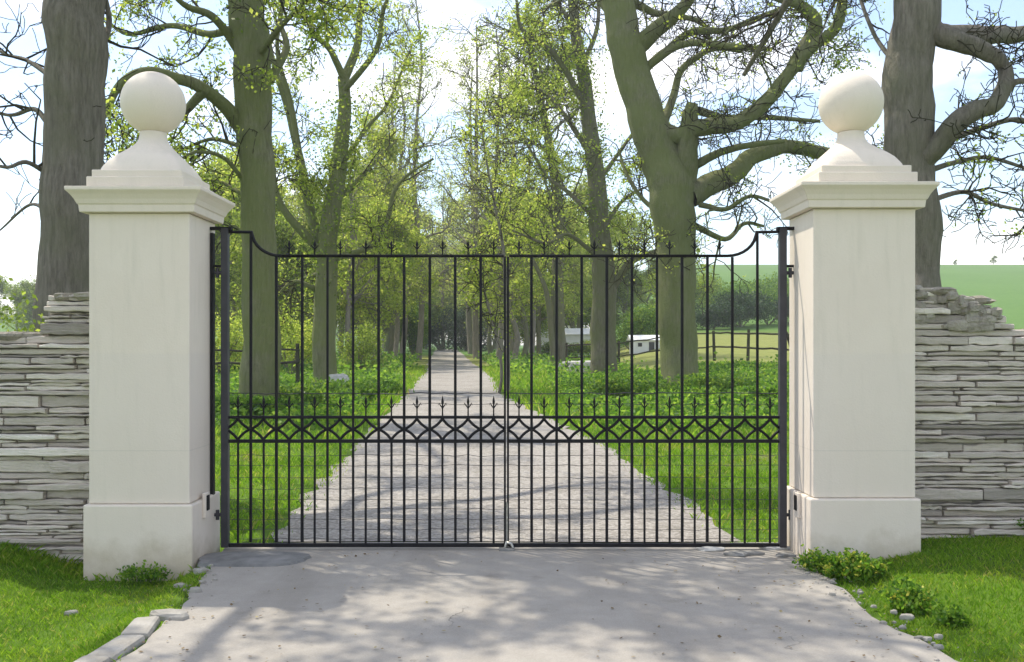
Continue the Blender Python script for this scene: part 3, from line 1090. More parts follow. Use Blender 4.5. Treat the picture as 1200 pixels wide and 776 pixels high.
t.finish(15000, .12, .28, ivysize=.13)

# T6: the big mossy forked tree
Y = 25.8
X0 = P(799, 0, Y)[0]
t = Tree('deciduous_tree', (X0, Y, .15), 'massive mossy tree forking low into a leaning stem and crooked bare boughs', HG, M['bark_moss'], M['spring'], seed=16)
pts = [np.array([X0 + .05, Y, -.2])] + pp([(798, 450), (796, 390), (792, 320), (790, 260), (782, 205), (765, 160), (748, 110), (734, 55), (722, 0), (700, -90), (690, -160)], Y)
p_, r_ = t.limb(pts, [.62, .50, .49, .51, .58, .62, .53, .48, .44, .40, .30, .2], 24, .045)
cf = C(rmin=.010, wob=.34, up=.02, len=[2.7, 1.7, 1.0, .6], dens=[1.4, 1.7, 2.5, 3.0], ang=(30, 85))
limbs = [([(800, 215), (806, 180), (808, 140), (812, 120)], .36, [0, -.3, -.5, -.6]),
         ([(770, 150), (795, 160), (812, 150), (838, 148), (862, 145), (900, 118), (925, 85), (952, 55), (980, 30), (990, -20)], .27, [0, -.3, -.5, -.8, -1, -1.2, -1.4, -1.6, -1.8, -2]),
         ([(818, 130), (850, 138), (900, 138), (960, 142)], .12, [-.6, -.2, .4, 1]),
         ([(806, 230), (835, 215), (862, 202), (885, 182), (925, 172), (975, 180), (1010, 172)], .33, [0, .4, .7, 1, 1.2, 1.4, 1.6]),
         ([(812, 195), (845, 178), (880, 170), (920, 165)], .13, [0, -.5, -.9, -1.2]),
         ([(745, 55), (772, 32), (795, 14), (818, -12)], .27, [0, -.4, -.7, -1]),
         ([(752, 85), (780, 60), (810, 38), (850, 35), (885, 22), (915, 10)], .13, [0, .4, .7, 1, 1.2, 1.4]),
         ([(756, 80), (800, 52), (855, 54), (905, 58)], .12, [0, -.5, -1, -1.3]),
         ([(775, 150), (790, 110), (800, 80), (835, 58), (870, 60)], .13, [0, .6, 1, 1.3, 1.5]),
         ([(930, 80), (955, 30), (940, 8), (905, -5)], .22, [-1.4, -1.5, -1.6, -1.8]),
         ([(795, 255), (760, 240), (735, 205), (725, 175)], .08, [0, .5, .9, 1.3]),
         ([(816, 265), (850, 280), (872, 262), (895, 265)], .09, [0, .5, .8, 1]),
         ([(800, 295), (770, 300), (745, 290)], .07, [0, -.5, -.9]),
         ([(820, 240), (850, 245), (880, 230), (915, 240)], .08, [0, -.5, -.9, -1.3]),
         ([(730, 30), (705, 5), (680, -30)], .12, [0, .5, 1])]
for seq, r0, dy in limbs:
    q, rq = t.limb(pp(seq, Y, dy), np.linspace(r0, max(.03, r0 * .42), len(seq)), 10, .06)
    t.children(q, rq, 1, cf, t0=.15, dens=2.0, lmul=.85)
t.ivy_on(np.array(pp([(950, 20), (975, 40), (985, 75), (965, 85)], Y, [-1.6, -1.6, -1.7, -1.7])), np.array([.2] * 4), 900, 0, 1, .38)
t.ivy_on(np.array(pp([(930, 175), (970, 182), (990, 215), (950, 210)], Y, [1.3] * 4)), np.array([.2] * 4), 500, 0, 1, .35)
for z0, az in [(11.2, .6), (11.8, -1), (12.4, 2.4), (13, .2)]:
    i = int(np.argmin(np.abs(p_[:, 2] - z0)))
    t.branch(p_[i], np.array([math.cos(az), math.sin(az), .5]), 4.5, .13, 1, cf)
t.finish(4200, .08, .14, ivysize=.09)

# T7: big grey tree behind the clean pillar with a crooked limb
Y = 12.5
X0 = P(1086, 0, Y)[0]
t = Tree('deciduous_tree', (X0, Y, .3), 'grey-brown tree with a crooked elbow limb behind the clean pillar', HG, M['bark_grey'], M['spring'], seed=17)
pts = [np.array([X0 + .1, Y, -.2])] + pp([(1087, 420), (1084, 320), (1078, 250), (1066, 190), (1062, 120), (1066, 60), (1074, 0), (1080, -110), (1070, -230), (1085, -340)], Y)
p_, r_ = t.limb(pts, [.40, .26, .18, .25, .31, .30, .29, .30, .26, .2, .12], 22, .05)
cf = C(rmin=.0065, wob=.36, up=.0, len=[1.5, .95, .55, .32], dens=[2, 2.2, 3.4, 4.2], ang=(30, 85))
limbs = [([(1070, 200), (1098, 172), (1118, 145), (1145, 128), (1165, 122), (1178, 100), (1176, 78)], .155, [0, -.2, -.3, -.3, -.3, -.2, -.1]),
         ([(1080, 28), (1110, 44), (1140, 55), (1165, 66), (1178, 82)], .15, [0, -.2, -.2, -.15, -.1]),
         ([(1085, 40), (1125, 42), (1165, 42), (1215, 36), (1270, 10)], .15, [0, .4, .6, .8, 1]),
         ([(1176, 105), (1200, 95), (1240, 110)], .05, [-.2, -.3, -.4]),
         ([(1110, 165), (1150, 150), (1190, 140), (1230, 150)], .045, [0, .4, .6, .8]),
         ([(1055, 80), (1030, 50), (1012, 10), (1000, -40)], .035, [0, .4, .7, 1]),
         ([(1064, 210), (1030, 190), (1000, 200)], .045, [0, .5, .9]),
         ([(1088, 200), (1120, 190), (1160, 185), (1210, 200)], .04, [0, .3, .6, .8]),
         ([(1090, 235), (1130, 225), (1165, 240), (1220, 250)], .035, [0, .3, .5, .7])]
for seq, r0, dy in limbs:
    q, rq = t.limb(pp(seq, Y, dy), np.linspace(r0, max(.018, r0 * .55), len(seq)), 12, .07)
    t.children(q, rq, 1, cf, t0=.15, dens=4.0, lmul=.75)
for z0, az in [(6.6, 2.8), (7.0, -1.6), (7.4, .4), (7.8, 1.6), (8.2, 3.6), (8.6, -.6), (9, 2.2), (9.2, .8)]:
    i = int(np.argmin(np.abs(p_[:, 2] - z0)))
    t.branch(p_[i], np.array([math.cos(az), math.sin(az), .45]), 3.8, .10, 1, C(rmin=.007, wob=.32, len=[2.4, 1.4, .8, .4], dens=[1.2, 1.6, 2.8, 3.4]))
t.finish(1500, .045, .1)

# sapling at the track edge
Y = 25.5
X0 = P(594, 0, Y)[0]
t = Tree('sapling_tree', (X0, Y, .2), 'slim twin-stemmed sapling at the edge of the gravel track behind the gate centre', None, M['bark_grey'], M['spring'], seed=18)
p_, r_ = t.limb([np.array([X0, Y, .0])] + pp([(595, 440), (594, 390), (592, 330), (588, 280), (572, 200), (560, 120)], Y), [.085, .07, .062, .055, .045, .03, .015], 8, .03)
q, rq = t.limb([np.array([X0 - .25, Y + .3, .0])] + pp([(588, 440), (583, 400), (570, 350), (556, 300)], Y), [.05, .042, .036, .028, .015], 7, .03)
cf = C(rmin=.009, len=[1.6, 1.0, .6, .4], dens=[2, 2, 3, 3], leaf_from=2)
t.children(p_, r_, 1, cf, t0=.4, dens=3.0)
t.children(q, rq, 1, cf, t0=.4, dens=2.5)
t.finish(2600, .085, .16)


# ---- background trees: four kinds, copied
def bg_tree(name, seed, H, spread, leafn, leafs, leafmat, bark, label, group, base=.22, r=.2):
    t = Tree(name, (0, 0, 0), label, group, bark, leafmat, M['bark_brown'], seed=seed)
    rr = t.rr
    pts = [np.array([0, 0, -.3])]
    for k in range(1, 7):
        pts.append(np.array([rr.normal(0, .25), rr.normal(0, .25), H * .92 * k / 6]))
    p_, r_ = t.limb(pts, np.linspace(r, .04, 7), 8, .04, sub=4)
    cf = C(rmin=.016, len=[spread, spread * .55, spread * .3, .8], dens=[1.7, 1.3, 1.6, 2], up=.06, max=3, leaf_from=2, wob=.2)
    for _ in range(30):
        u = base + (1 - base) * rr.uniform() ** .9
        i = int(u * (len(p_) - 1))
        az = rr.uniform(0, 6.28)
        t.branch(p_[i], np.array([math.cos(az), math.sin(az), .35 + .5 * u]), spread * (1.15 - .75 * u) * rr.uniform(.7, 1.2), max(.03, r_[i] * .5), 1, cf)
    root = t.finish(int(leafn * 2.0), leafs, .34)
    return root


BG = [bg_tree('woodland_tree', 31, 13, 3.4, 9000, .19, M['hazeleaf'], M['bark_brown'], '', ''),
      bg_tree('woodland_tree', 32, 11, 3.0, 8000, .18, M['spring'], M['bark_brown'], '', ''),
      bg_tree('woodland_tree', 33, 15, 3.2, 6500, .18, M['hazeleaf'], M['bark_grey'], '', ''),
      bg_tree('woodland_tree', 34, 8, 2.6, 8000, .17, M['ivy'], M['bark_brown'], '', '', base=.08, r=.12),
      bg_tree('woodland_tree', 35, 14, 2.8, 3400, .17, M['spring'], M['bark_grey'], '', '')]
BG.append(bg_tree('woodland_tree', 36, 21, 3.0, 2700, .12, M['hazeleaf'], M['bark_grey'], '', ''))
spots = []
LL = 'spring-leafed tree in the thicket on the ivy-clad tree side of the track'
LR = 'spring-leafed tree in the wood on the white shed side of the track'
LE = 'yellow-green tree closing the far end of the gravel track'
LF = 'small distant tree on the field edge beyond the walls'
rb = np.random.default_rng(3)
# (px, Y, kind, scale)
left_spots = [(490, 60, 5, 1.12), (462, 72, 5, 1.15), (470, 60, 5, .95), (437, 78, 5, 1.0), (455, 105, 5, 1.15), (448, 46, 1, .72), (462, 55, 4, .85), (425, 72, 1, 1.05), (345, 64, 1, 1.0), (265, 52, 1, .95), (250, 42, 3, .9), (335, 44, 3, .85), (300, 50, 1, .9), (412, 44, 4, .8), (437, 50, 2, .85), (360, 58, 0, .85), (270, 62, 0, .95), (455, 60, 1, .85), (400, 70, 0, .95), (325, 74, 1, 1.0), (470, 75, 0, .85), (235, 80, 0, 1.0), (440, 86, 1, 1.0), (375, 90, 1, 1.1), (480, 92, 3, 1.1), (150, 80, 1, .9), (290, 95, 3, 1.2), (425, 62, 3, .8), (-60, 90, 0, 1)]
right_spots = [(558, 63, 5, 1.12), (552, 80, 5, 1.2), (584, 52, 5, .95), (622, 58, 5, 1.0), (600, 80, 5, 1.1), (590, 66, 1, .95), (575, 78, 0, .95), (645, 70, 1, 1.1), (680, 80, 0, 1.15), (612, 56, 1, .85), (632, 62, 0, .85), (600, 72, 2, .9), (672, 74, 1, .9), (585, 84, 1, .85), (640, 86, 0, 1.0), (700, 86, 3, 1.1), (620, 64, 3, .75), (575, 95, 3, 1.0), (735, 95, 1, 1.0), (660, 96, 3, 1.2), (735, 78, 3, .8), (600, 50, 4, .8), (765, 92, 3, .8)]
end_spots = [(520, 105, 5, 1.05), (545, 128, 5, 1.2), (395, 150, 3, 1.3), (425, 155, 3, 1.3), (460, 160, 3, 1.3), (490, 165, 3, 1.3), (565, 158, 3, 1.4), (595, 150, 3, 1.3), (625, 155, 3, 1.3), (655, 160, 3, 1.3), (685, 150, 3, 1.3), (715, 155, 3, 1.2), (360, 150, 3, 1.3), (320, 140, 3, 1.3), (500, 118, 0, .9), (518, 126, 3, 1.3), (540, 120, 0, .85), (480, 122, 1, 1.2), (560, 112, 1, 1.0), (525, 150, 0, 1.1), (505, 108, 3, .7), (545, 106, 3, .75), (580, 130, 0, 1.2), (450, 130, 0, 1.2), (620, 130, 0, 1.1), (470, 104, 0, 1.35), (498, 124, 2, 1.3), (452, 98, 1, 1.5), (545, 122, 2, 1.3), (572, 110, 0, 1.3), (598, 104, 1, 1.4), (520, 132, 0, 1.3), (430, 84, 0, 1.2)]
far_spots = [(20, 120, 3, 1.0), (-5, 125, 3, 1.1), (45, 118, 3, 1.0), (75, 130, 3, 1.1), (-40, 128, 0, .8), (1165, 255, 3, .35), (1120, 258, 3, .25)]
first = set()
for lab, grp, lst in ((LL, 'thicket trees by the ivy-clad tree', left_spots), (LR, 'wood trees behind the white shed', right_spots), (LE, 'trees at the end of the track', end_spots), (LF, 'distant field edge trees', far_spots)):
    for (px, Y, k, s_) in lst:
        o = BG[k] if k not in first else copy_tree(BG[k])
        first.add(k)
        x = (px - CX) / F * Y
        o.location = (x, Y, float(gz(x, Y)) - .1)
        o.scale = (s_ * rb.uniform(.9, 1.1), s_ * rb.uniform(.9, 1.1), s_ * rb.uniform(.92, 1.08))
        o.rotation_euler = (0, 0, rb.uniform(0, 6.28))
        o['label'] = lab
        o['group'] = grp


# ------------------------------------------------------------------ bushes and hedge
def bush(name, c, size, n, leaf, mat, label, cat='bush', group=None, seed=1, lobes=9):
    rr = np.random.default_rng(seed)
    root = empty(name, c, label, cat, group)
    b = MB()
    cen = np.c_[rr.uniform(-.36, .36, lobes) * size[0], rr.uniform(-.36, .36, lobes) * size[1], rr.uniform(.25, .75, lobes) * size[2]]
    rad = rr.uniform(.2, .34, lobes)
    k = rr.integers(0, lobes, n)
    d = rr.normal(size=(n, 3)); d /= np.linalg.norm(d, axis=1)[:, None]
    q = cen[k] + d * (rad[k] * rr.uniform(.55, 1.12, n))[:, None] * np.array(size)
    q = q[q[:, 2] > .02]
    b.leaves(q, leaf, 0)
    b.build('foliage', mat, root)
    b = MB()
    for i in range(lobes):
        m = cen[i] * np.array([.5, .5, .55])
        b.tube([(0, 0, -.1), m, cen[i]], [size[2] * .018, size[2] * .013, size[2] * .006], 5)
    b.build('stem', M['bark_brown'], root)
    return root


def gp(px, Y):
    x = (px - CX) / F * Y
    return (x, Y, float(gz(x, Y)) - .03)


bush('evergreen_bush', gp(486, 62), (2.2, 2.2, 3.9), 9000, .12, M['bush'], 'tall rich green bush beside the far end of the gravel track', seed=71, lobes=14)
bush('evergreen_bush', gp(516, 104), (5, 3, 5.2), 9000, .2, M['dark'], 'dark rounded bush closing the end of the gravel track', seed=72)
bush('evergreen_bush', gp(549, 98), (4, 3, 4.4), 6000, .2, M['dark'], 'dark bush on the shed side of the track end', seed=73)
for k, (px, Y, w, h) in enumerate([(645, 64, 2.2, 1.25), (672, 63, 2.4, 1.2), (700, 63, 2.2, 1.25)]):
    bush('scrub_bush', gp(px, Y), (w, 1, h), 3000, .11, M['ivy'], ['low scrub bush in front of the end of the long white shed nearest the track', 'low scrub bush in front of the middle of the long white shed', 'low scrub bush behind the ivy-topped trunk'][k], 'bush', 'low scrub in front of the white shed', 120 + k)
bush('evergreen_bush', gp(742, 58), (3.2, 2.6, 2.9), 9000, .12, M['bush'], 'bright green bush between the shed roof and the small white shed', seed=74, lobes=12)
bush('evergreen_bush', gp(762, 66), (3.2, 3, 2.9), 7000, .13, M['ivy'], 'paler bush behind the small white shed', seed=75)
for k, (px, Y, w, h, lab) in enumerate([(835, 78, 6, 2.6, 'dark hedge bush nearest the massive mossy tree, below the green hill'), (868, 80, 6, 3.0, 'dark hedge bush in the middle of the field hedge below the hill'),
                                        (900, 82, 6, 3.1, 'dark hedge bush behind the gate stile of the clean pillar'), (938, 84, 6, 3.2, 'field hedge bush half hidden by the clean pillar')]):
    bush('hedge_bush', gp(px, Y), (w, 2.4, h), 6500, .17, M['dark'] if k < 3 else M['bush'], lab, 'hedge', 'field hedge below the hill', 80 + k)
for k, (px, Y, w, h) in enumerate([(845, 92, 7, 3.4), (890, 96, 7, 3.2), (930, 98, 8, 3.8), (800, 88, 6, 4.4)]):
    bush('hedge_bush', gp(px, Y), (w, 3, h), 6500, .2, M['bush'] if k != 3 else M['ivy'], 'paler tall hedge bush rising behind the dark field hedge', 'hedge', 'tall hedge bushes behind the field hedge', 90 + k)
for k, (px, Y, w, h, mt) in enumerate([(340, 36, 2.6, 2.3, 'spring'), (258, 34, 2.2, 2.6, 'spring'), (420, 40, 2.0, 2.2, 'ivy'), (310, 38, 2.5, 2.6, 'ivy')]):
    bush('scrub_bush', gp(px, Y), (w, 2, h), 4200, .1, M[mt], ['yellow-green scrub bush between the straight mossy trunk and the ivy-clad trunk', 'yellow-green scrub bush behind the hinge stile by the dirty pillar',
                                                                'olive scrub bush beside the gravel track just behind the ivy-clad tree', 'olive scrub bush behind the straight mossy trunk'][k], 'bush', 'scrub bushes under the trees', 100 + k)
# shrubby growth behind the wall at the open end on the dirty pillar side
bush('scrub_bush', (-4.55, 7.75, .0), (1.9, .7, 1.95), 5200, .045, M['ivy'], 'twiggy scrub showing over the wall top beside the thick grey trunk', 'bush', None, 110, 14)


# weeds by the drive edge
for k, (px, Y, w, h, mt, lab) in enumerate([
        (345, 19.5, 2.0, .62, 'bush', 'low nettle clump just track-side of the straight mossy trunk'), (292, 17.8, 1.6, .5, 'herb', 'low leafy clump at the foot of the straight mossy trunk'),
        (405, 22.5, 1.8, .55, 'bush', 'low nettle clump between the ivy-clad trunk and the track'), (440, 25, 1.2, .4, 'herb', 'small leafy clump on the track verge by the ivy-clad tree'),
        (742, 22, 2.0, .7, 'bush', 'dark nettle clump track-side of the massive mossy trunk'), (838, 21.5, 2.0, .7, 'bush', 'dark nettle clump field-side of the massive mossy trunk'),
        (795, 20.5, 1.6, .45, 'herb', 'low leafy clump in front of the massive mossy trunk'), (690, 26, 1.8, .55, 'herb', 'leafy clump in front of the pale flat stones and ivy-topped trunk'), (885, 20, 1.5, .5, 'herb', 'low leafy clump behind the hinge stile side of the clean pillar gate leaf')]):
    bush('nettle_clump', gp(px, Y), (w, 1.1, h), 2600, .085, M[mt], lab, 'nettles', 'nettle clumps under the trees', 140 + k, 12)


def weed(c, size, n, leaf, label, seed, flowers=0):
    rr = np.random.default_rng(seed)
    root = empty('weed_plant', c, label, 'weed', 'leafy weeds at the drive edge')
    b = MB()
    st = MB()
    ns = 46
    for i in range(ns):
        az = rr.uniform(0, 6.28); r = math.sqrt(rr.uniform(0, 1))
        e = np.array([math.cos(az) * r * size[0] / 2, math.sin(az) * r * size[1] / 2, size[2] * rr.uniform(.55, 1) * (1 - .5 * r * r)])
        m = e * np.array([.6, .6, .65])
        st.tube([(0, 0, 0) + .5 * e * np.array([1, 1, 0]), m, e], [.003, .0025, .0015], 3)
        k = max(4, n // ns)
        u = rr.uniform(.3, 1, k)[:, None]
        b.leaves(m * (1 - u) + e * u + rr.normal(0, .022, (k, 3)), leaf, 0)
        if flowers and rr.uniform() < .5:
            b.leaves(e + rr.normal(0, .014, (flowers, 3)), leaf * .75, 1)
    b.build('foliage', [M['herb'], M['yellow']], root)
    st.build('stem', M['bush'], root)


weed((2.15, 6.02, .0), (.38, .30, .155), 1300, .034, 'bushy yellow-flowered weed clump at the foot of the clean pillar', 1, 9)
weed((1.99, 6.22, .0), (.24, .22, .13), 600, .03, 'low weed tuft between the clean pillar corner and the yellow weed', 2, 4)
weed((2.30, 5.66, .0), (.16, .14, .08), 260, .03, 'dark green weed just in front of the bushy yellow weed', 3)
weed((2.20, 5.30, .0), (.30, .24, .13), 900, .03, 'low yellow-green weed clump nearest the viewer on the drive edge', 4, 5)
weed((2.30, 5.02, .0), (.2, .16, .09), 420, .028, 'small sparse weed trailing along the drive edge nearest the picture edge', 5)
weed((-2.42, 6.28, -.08), (.34, .16, .10), 500, .026, 'low green weed growing along the dirty pillar base', 6)
# fern tuft on the wall of the clean pillar side
b = MB()
for i in range(26):
    az = R.uniform(-2.8, -.3); L = R.uniform(.08, .2)
    e = np.array([math.cos(az) * L, -abs(math.sin(az)) * L * .5, R.uniform(-.08, .06)])
    u = np.linspace(0.2, 1, 9)[:, None]
    b.leaves(e * u + R.normal(0, .008, (9, 3)), .026, 0)
o = b.build('fern_plant', M['bush']); o.location = (3.63, 6.68, .22)
tag(o, 'small green fern growing out of the rubble-humped wall', 'fern')

# ------------------------------------------------------------------ pale boulders, sheds, fences
for k, (px, py, w, h, lab) in enumerate([(684, 439, 1.3, .28, 'long pale flat stone in the greenery by the slimmer twin-stemmed trunk'), (664, 434, .7, .2, 'short pale flat stone left behind the long one'),
                                         (398, 455, .7, .22, 'pale grey stone beside the ivy-clad trunk foot'), (352, 481, .55, .2, 'pale stone by the straight mossy trunk foot')]):
    Y = 1.5335 / ((py - HY) / F + .0105)
    x = (px - CX) / F * Y
    rock_obj('pale_boulder', M['lime'], (x, Y, float(gz(x, Y)) + h * .9), (w, .6, h * 2.0), 300 + k, lab, 'boulder', 'pale stones under the trees')


def shed(c, L, D, hw, hr, label, openings):
    root = empty('white_shed', c, label, 'shed', 'white sheds by the field')
    b = MB(); b.box((0, 0, hw / 2 - .2), (L, D, hw + .4)); wl = b.build('wall', M['white'], root)
    b = MB()
    e = .15
    x0, x1, y0, y1 = -L / 2 - e, L / 2 + e, -D / 2 - e, D / 2 + e
    v = [(x0, y0, hw), (x1, y0, hw), (x1, y1, hw), (x0, y1, hw), (x0, 0, hw + hr), (x1, 0, hw + hr)]
    b.add(v, [(0, 1, 5, 4), (2, 3, 4, 5), (1, 2, 5, 5), (3, 0, 4, 4), (0, 3, 2, 1)])
    b.build('roof', M['white'], root)
    for (x, z, w, h, nm) in openings:
        b = MB(); b.box((x, -D / 2 - .01, z), (w, .03, h)); b.build(nm, M['opening'], root)


shed((gp(664, 68)[0], 68, gp(664, 68)[2]), 4.0, 2.5, 1.6, .45, 'long low white shed beyond the slimmer twin-stemmed trunk', [])
shed((gp(755, 54)[0], 54, gp(755, 54)[2]), 1.5, 1.6, .65, .3, 'small white shed with a dark opening beside the massive mossy trunk', [(.3, .3, .3, .5, 'door'), (-.35, .4, .22, .2, 'window')])


def fence(pts, hgt, rails, label, seed, lean=None):
    rr = np.random.default_rng(seed)
    x0, y0 = pts[0]
    root = empty('post_and_rail_fence', (x0, y0, float(gz(x0, y0))), label, 'fence', 'post and rail fences')
    L = np.array([x0, y0, float(gz(x0, y0))])
    tops = []
    for i, (x, y) in enumerate(pts):
        z = float(gz(x, y))
        b = MB()
        lx = rr.normal(0, .03) if i != lean else .45
        b.tube([(x + lx * 1.0, y, z - .3), (x + rr.normal(0, .01), y, z + hgt + rr.uniform(0, .1))], [.065, .055], 7, cap=True)
        o = b.build('post', M['wood'], loc=L); o.location = (0, 0, 0); o.parent = root
        tops.append((x, y, z))
    for i in range(len(tops) - 1):
        for r in rails:
            b = MB()
            a_, c_ = np.array(tops[i]), np.array(tops[i + 1])
            q = np.array([a_ + (c_ - a_) * u + np.array([0, -.06, r + rr.normal(0, .02)]) for u in np.linspace(-.03, 1.03, 6)])
            b.tube(q, rr.uniform(.028, .04), 6, cap=True)
            o = b.build('rail', M['wood'], loc=L); o.location = (0, 0, 0); o.parent = root
    return root


fence([(2.4 + .62 * 0, 42.0), (4.5, 40.5), (6.3, 39.0), (7.9, 37.6), (9.0, 36.5), (10.2, 35.6), (11.3, 34.8), (13, 34)], 1.15, [.55, 1.1], 'dark post and rail fence crossing the field behind the massive mossy tree', 5, lean=5)
fence([(-13, 24.5), (-10.6, 25.3), (-8.2, 26), (-6.0, 26.8)], 1.2, [.75, 1.12], 'old dark rail fence behind the straight mossy trunk', 6)

# ------------------------------------------------------------------ grass and ground cover
def blades(name, n, xr, yr, h, w, mat, ok, label, hv=None):
    x = R.uniform(*xr, n)
    y = yr[0] + (yr[1] - yr[0]) * R.uniform(0, 1, n)
    m = ok(x, y)
    x, y = x[m], y[m]
    n = len(x)
    z = gz(x, y) - .008
    hh = h * R.uniform(.45, 1.25, n) * (1 if hv is None else hv(x, y))
    ww = w * R.uniform(.6, 1.3, n)
    az = R.uniform(0, 2 * math.pi, n)
    ln = R.normal(0, .45, (n, 2)) * hh[:, None]
    ux, uy = np.cos(az) * ww / 2, np.sin(az) * ww / 2
    p0 = np.c_[x - ux, y - uy, z]
    p1 = np.c_[x + ux, y + uy, z]
    p2 = np.c_[x + ux * .7 + ln[:, 0] * .4, y + uy * .7 + ln[:, 1] * .4, z + hh * .62]
    p3 = np.c_[x - ux * .2 + ln[:, 0], y - uy * .2 + ln[:, 1], z + hh]
    v = np.stack([p0, p1, p2, p3], 1).reshape(-1, 3)
    b = MB()
    b.add(v, np.arange(4 * n).reshape(-1, 4))
    return tag(b.build(name, mat), label, 'grass', None, 'stuff')


def patch(x, y, s=1.0):
    return .5 + .5 * np.sin(2.3 * x * s + 1.1 * np.sin(1.7 * y * s)) * np.sin(2.9 * y * s + 1.3 * np.sin(2.1 * x * s))


def lawn_ok(x, y):
    edge = np.where(x < 0, drive_l(y) - x, x - drive_r(y))
    keep = R.uniform(size=len(x)) < np.clip((edge + .02) / (.03 + .12 * patch(x, y, 3.0)), 0, 1) * (.5 + .5 * patch(x, y))
    pil = (x > -2.86) & (x < -2.13) & (y > 6.36) | (x > 1.98) & (x < 2.73) & (y > 6.36)
    return (edge > -.03) & keep & ~pil


blades('grass', 90000, (-5.5, -1.8), (3.4, 6.72), .034, .005, M['grass'], lawn_ok, 'short green lawn grass below the wall and dirty-based pillar')
blades('grass', 100000, (1.9, 5.8), (3.4, 6.72), .036, .005, M['grass'], lawn_ok, 'short sunlit lawn grass beside the drive below the rubble-humped wall')
blades('grass', 5000, (-3.9, -2.1), (6.35, 6.70), .065, .006, M['grass'], lawn_ok, 'longer grass tufts along the foot of the dirty-based pillar')


b = MB()
for i in range(220):
    y = R.uniform(3.8, 6.5)
    sd_ = R.uniform() < .3
    x = (drive_l(y) if sd_ else drive_r(y)) + R.normal(.0, .07)
    w_ = .005 + .03 * R.uniform() ** 4
    if sd_ and y < 5.1:
        continue
    rock(b, (x, y, .006 + max(0.0, float(gz(x, y)) * (1 if (x > drive_r(y) or x < drive_l(y)) else 0))), (w_ * 1.4, w_, w_ * .7), 5000 + i, n=5)
tag(b.build('gravel', M['kerb']), 'scattered grit and small stones along the worn driveway edges', 'gravel', None, 'stuff')


n_ = 420
y_ = R.uniform(3.6, 6.8, n_)
x_ = R.uniform(-1.0, 1.0, n_)
x_ = np.sign(x_) * np.abs(x_) ** .45 * 2.05
b = MB()
b.leaves(np.c_[x_, y_, np.full(n_, .013)], .022, 0, flat=.93)
tt = NT('dry_leaf_litter')
M['litter'] = tt.fin(tt.ramp(tt.island(), [(0, (.10, .065, .035)), (.6, (.22, .16, .09)), (1, (.34, .29, .15))]), .9, .1)
tag(b.build('leaf_litter', M['litter']), 'fine dry leaf litter scattered over the concrete driveway', 'leaf litter', None, 'stuff')


def verge_ok(x, y):
    d = np.abs(x - track_c(y)) - track_h(y)
    return (d > R.normal(0, .09, len(x))) & (R.uniform(size=len(x)) < .35 + .65 * patch(x, y, .8)) & ~((x > 1.98) & (y < 7.3)) & ~((x < -2.13) & (y < 7.3))


blades('grass', 130000, (-6, 6), (7.0, 15), .06, .010, M['grass'], verge_ok, 'bright verge grass on both sides of the gravel track just behind the gate', lambda x, y: .6 + .8 * patch(x, y, 1.3))
blades('grass', 110000, (-13, 15), (14, 46), .15, .035, M['grass'], lambda x, y: verge_ok(x, y) & ~((y > 36) & (x > 5)), 'rougher grass under the trees along the track')


def herbs(n, xr, yr, leaf, hgt, label, ok, name='ground_cover'):
    x = R.uniform(*xr, n); y = R.uniform(*yr, n)
    m = ok(x, y)
    x, y = x[m], y[m]
    z = gz(x, y) + hgt * R.uniform(.1, 1, len(x)) * (.35 + .9 * patch(x * 1.1 + 3, y * .9))
    b = MB()
    b.leaves(np.c_[x, y, z], leaf, 0, flat=.35, aspect=.75)
    return tag(b.build(name, M['herb']), label, 'ground cover', None, 'stuff')


def herb_ok(x, y):
    d = np.abs(x - track_c(y)) - track_h(y)
    return (d > .35 + .5 * patch(x, y)) & ~((y > 34.5) & (x > 5)) & (R.uniform(size=len(x)) < patch(x * .8, y * .6) ** .6)


herbs(60000, (1.2, 12), (15, 34), .10, .30, 'leafy nettles and herbs around the massive mossy trunk', herb_ok)
herbs(42000, (-11, -2.6), (15.5, 34), .10, .28, 'leafy herbs around the straight mossy trunk and ivy-clad trunk', herb_ok)
herbs(30000, (-20, 14), (34, 60), .16, .55, 'far low greenery under the wood either side of the track', herb_ok)

hm = NT('haze_air')
hm.t.nodes.remove(hm.b)
pv = hm.n('ShaderNodeVolumePrincipled')
pv.inputs['Color'].default_value = (.93, .95, .97, 1)
pv.inputs['Density'].default_value = .0009
pv.inputs['Anisotropy'].default_value = .2
hm.l(pv.outputs[0], hm.out.inputs['Volume'])
b = MB()
b.box((0, 475, 15.5), (2420, 1470, 36))
o = b.build('haze', hm.mat)
o['kind'] = 'stuff'
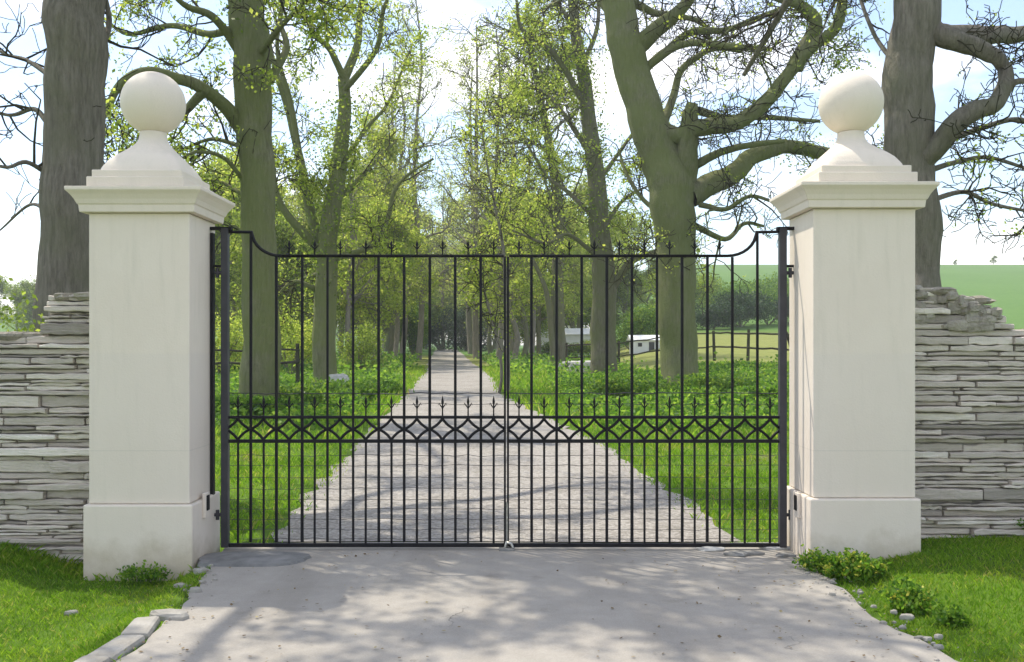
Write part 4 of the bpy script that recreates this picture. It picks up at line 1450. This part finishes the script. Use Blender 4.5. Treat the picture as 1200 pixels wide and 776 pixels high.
# ------------------------------------------------------------------ sky, sun, camera
SUN = nrm(np.array([-.40, .36, .95]))
el = math.asin(SUN[2])
az = math.atan2(SUN[0], SUN[1])
w = bpy.data.worlds.new('World')
sc.world = w
w.use_nodes = True
nt = w.node_tree
bg = nt.nodes['Background']
sky = nt.nodes.new('ShaderNodeTexSky')
sky.sky_type = 'NISHITA'
sky.sun_disc = False
sky.sun_elevation = el
sky.sun_rotation = az % (2 * math.pi)
sky.air_density = 1.0
sky.dust_density = .6
sky.ozone_density = 1.2
tc = nt.nodes.new('ShaderNodeTexCoord')
mp = nt.nodes.new('ShaderNodeMapping')
mp.inputs['Scale'].default_value = (1, 1, 2.4)
nz = nt.nodes.new('ShaderNodeTexNoise')
nz.inputs['Scale'].default_value = 2.6
nz.inputs['Detail'].default_value = 7
nz.inputs['Roughness'].default_value = .55
rm = nt.nodes.new('ShaderNodeValToRGB')
rm.color_ramp.elements[0].position = .48
rm.color_ramp.elements[0].color = (.05, .05, .05, 1)
rm.color_ramp.elements[1].position = .70
rm.color_ramp.elements[1].color = (.95, .95, .95, 1)
mx = nt.nodes.new('ShaderNodeMix')
mx.data_type = 'RGBA'
nt.links.new(tc.outputs['Generated'], mp.inputs['Vector'])
nt.links.new(mp.outputs[0], nz.inputs['Vector'])
nt.links.new(nz.outputs['Fac'], rm.inputs['Fac'])
nt.links.new(rm.outputs[0], mx.inputs[0])
nt.links.new(sky.outputs[0], mx.inputs[6])
mx.inputs[7].default_value = (9.8, 9.0, 8.1, 1)
nt.links.new(mx.outputs[2], bg.inputs['Color'])
bg.inputs['Strength'].default_value = .15

sd = bpy.data.lights.new('sun', 'SUN')
sd.energy = 2.8
sd.angle = math.radians(.55)
sd.color = (1, .93, .80)
so = bpy.data.objects.new('sun', sd)
COL.objects.link(so)
so.rotation_euler = Vector(-SUN).to_track_quat('-Z', 'Y').to_euler()

cam = bpy.data.cameras.new('camera')
cam.sensor_width = 36
cam.lens = F / 1200 * 36
cam.shift_y = (HY - 388) / 1200
cam.clip_end = 6000
cam.clip_start = .05
co = bpy.data.objects.new('camera', cam)
COL.objects.link(co)
co.location = (0, 0, CAMH)
co.rotation_euler = (math.pi / 2, 0, 0)
sc.camera = co
sc.view_settings.view_transform = 'Standard'
sc.view_settings.look = 'None'
sc.view_settings.gamma = 1
sc.view_settings.use_curve_mapping = False
sc.view_settings.exposure = .84
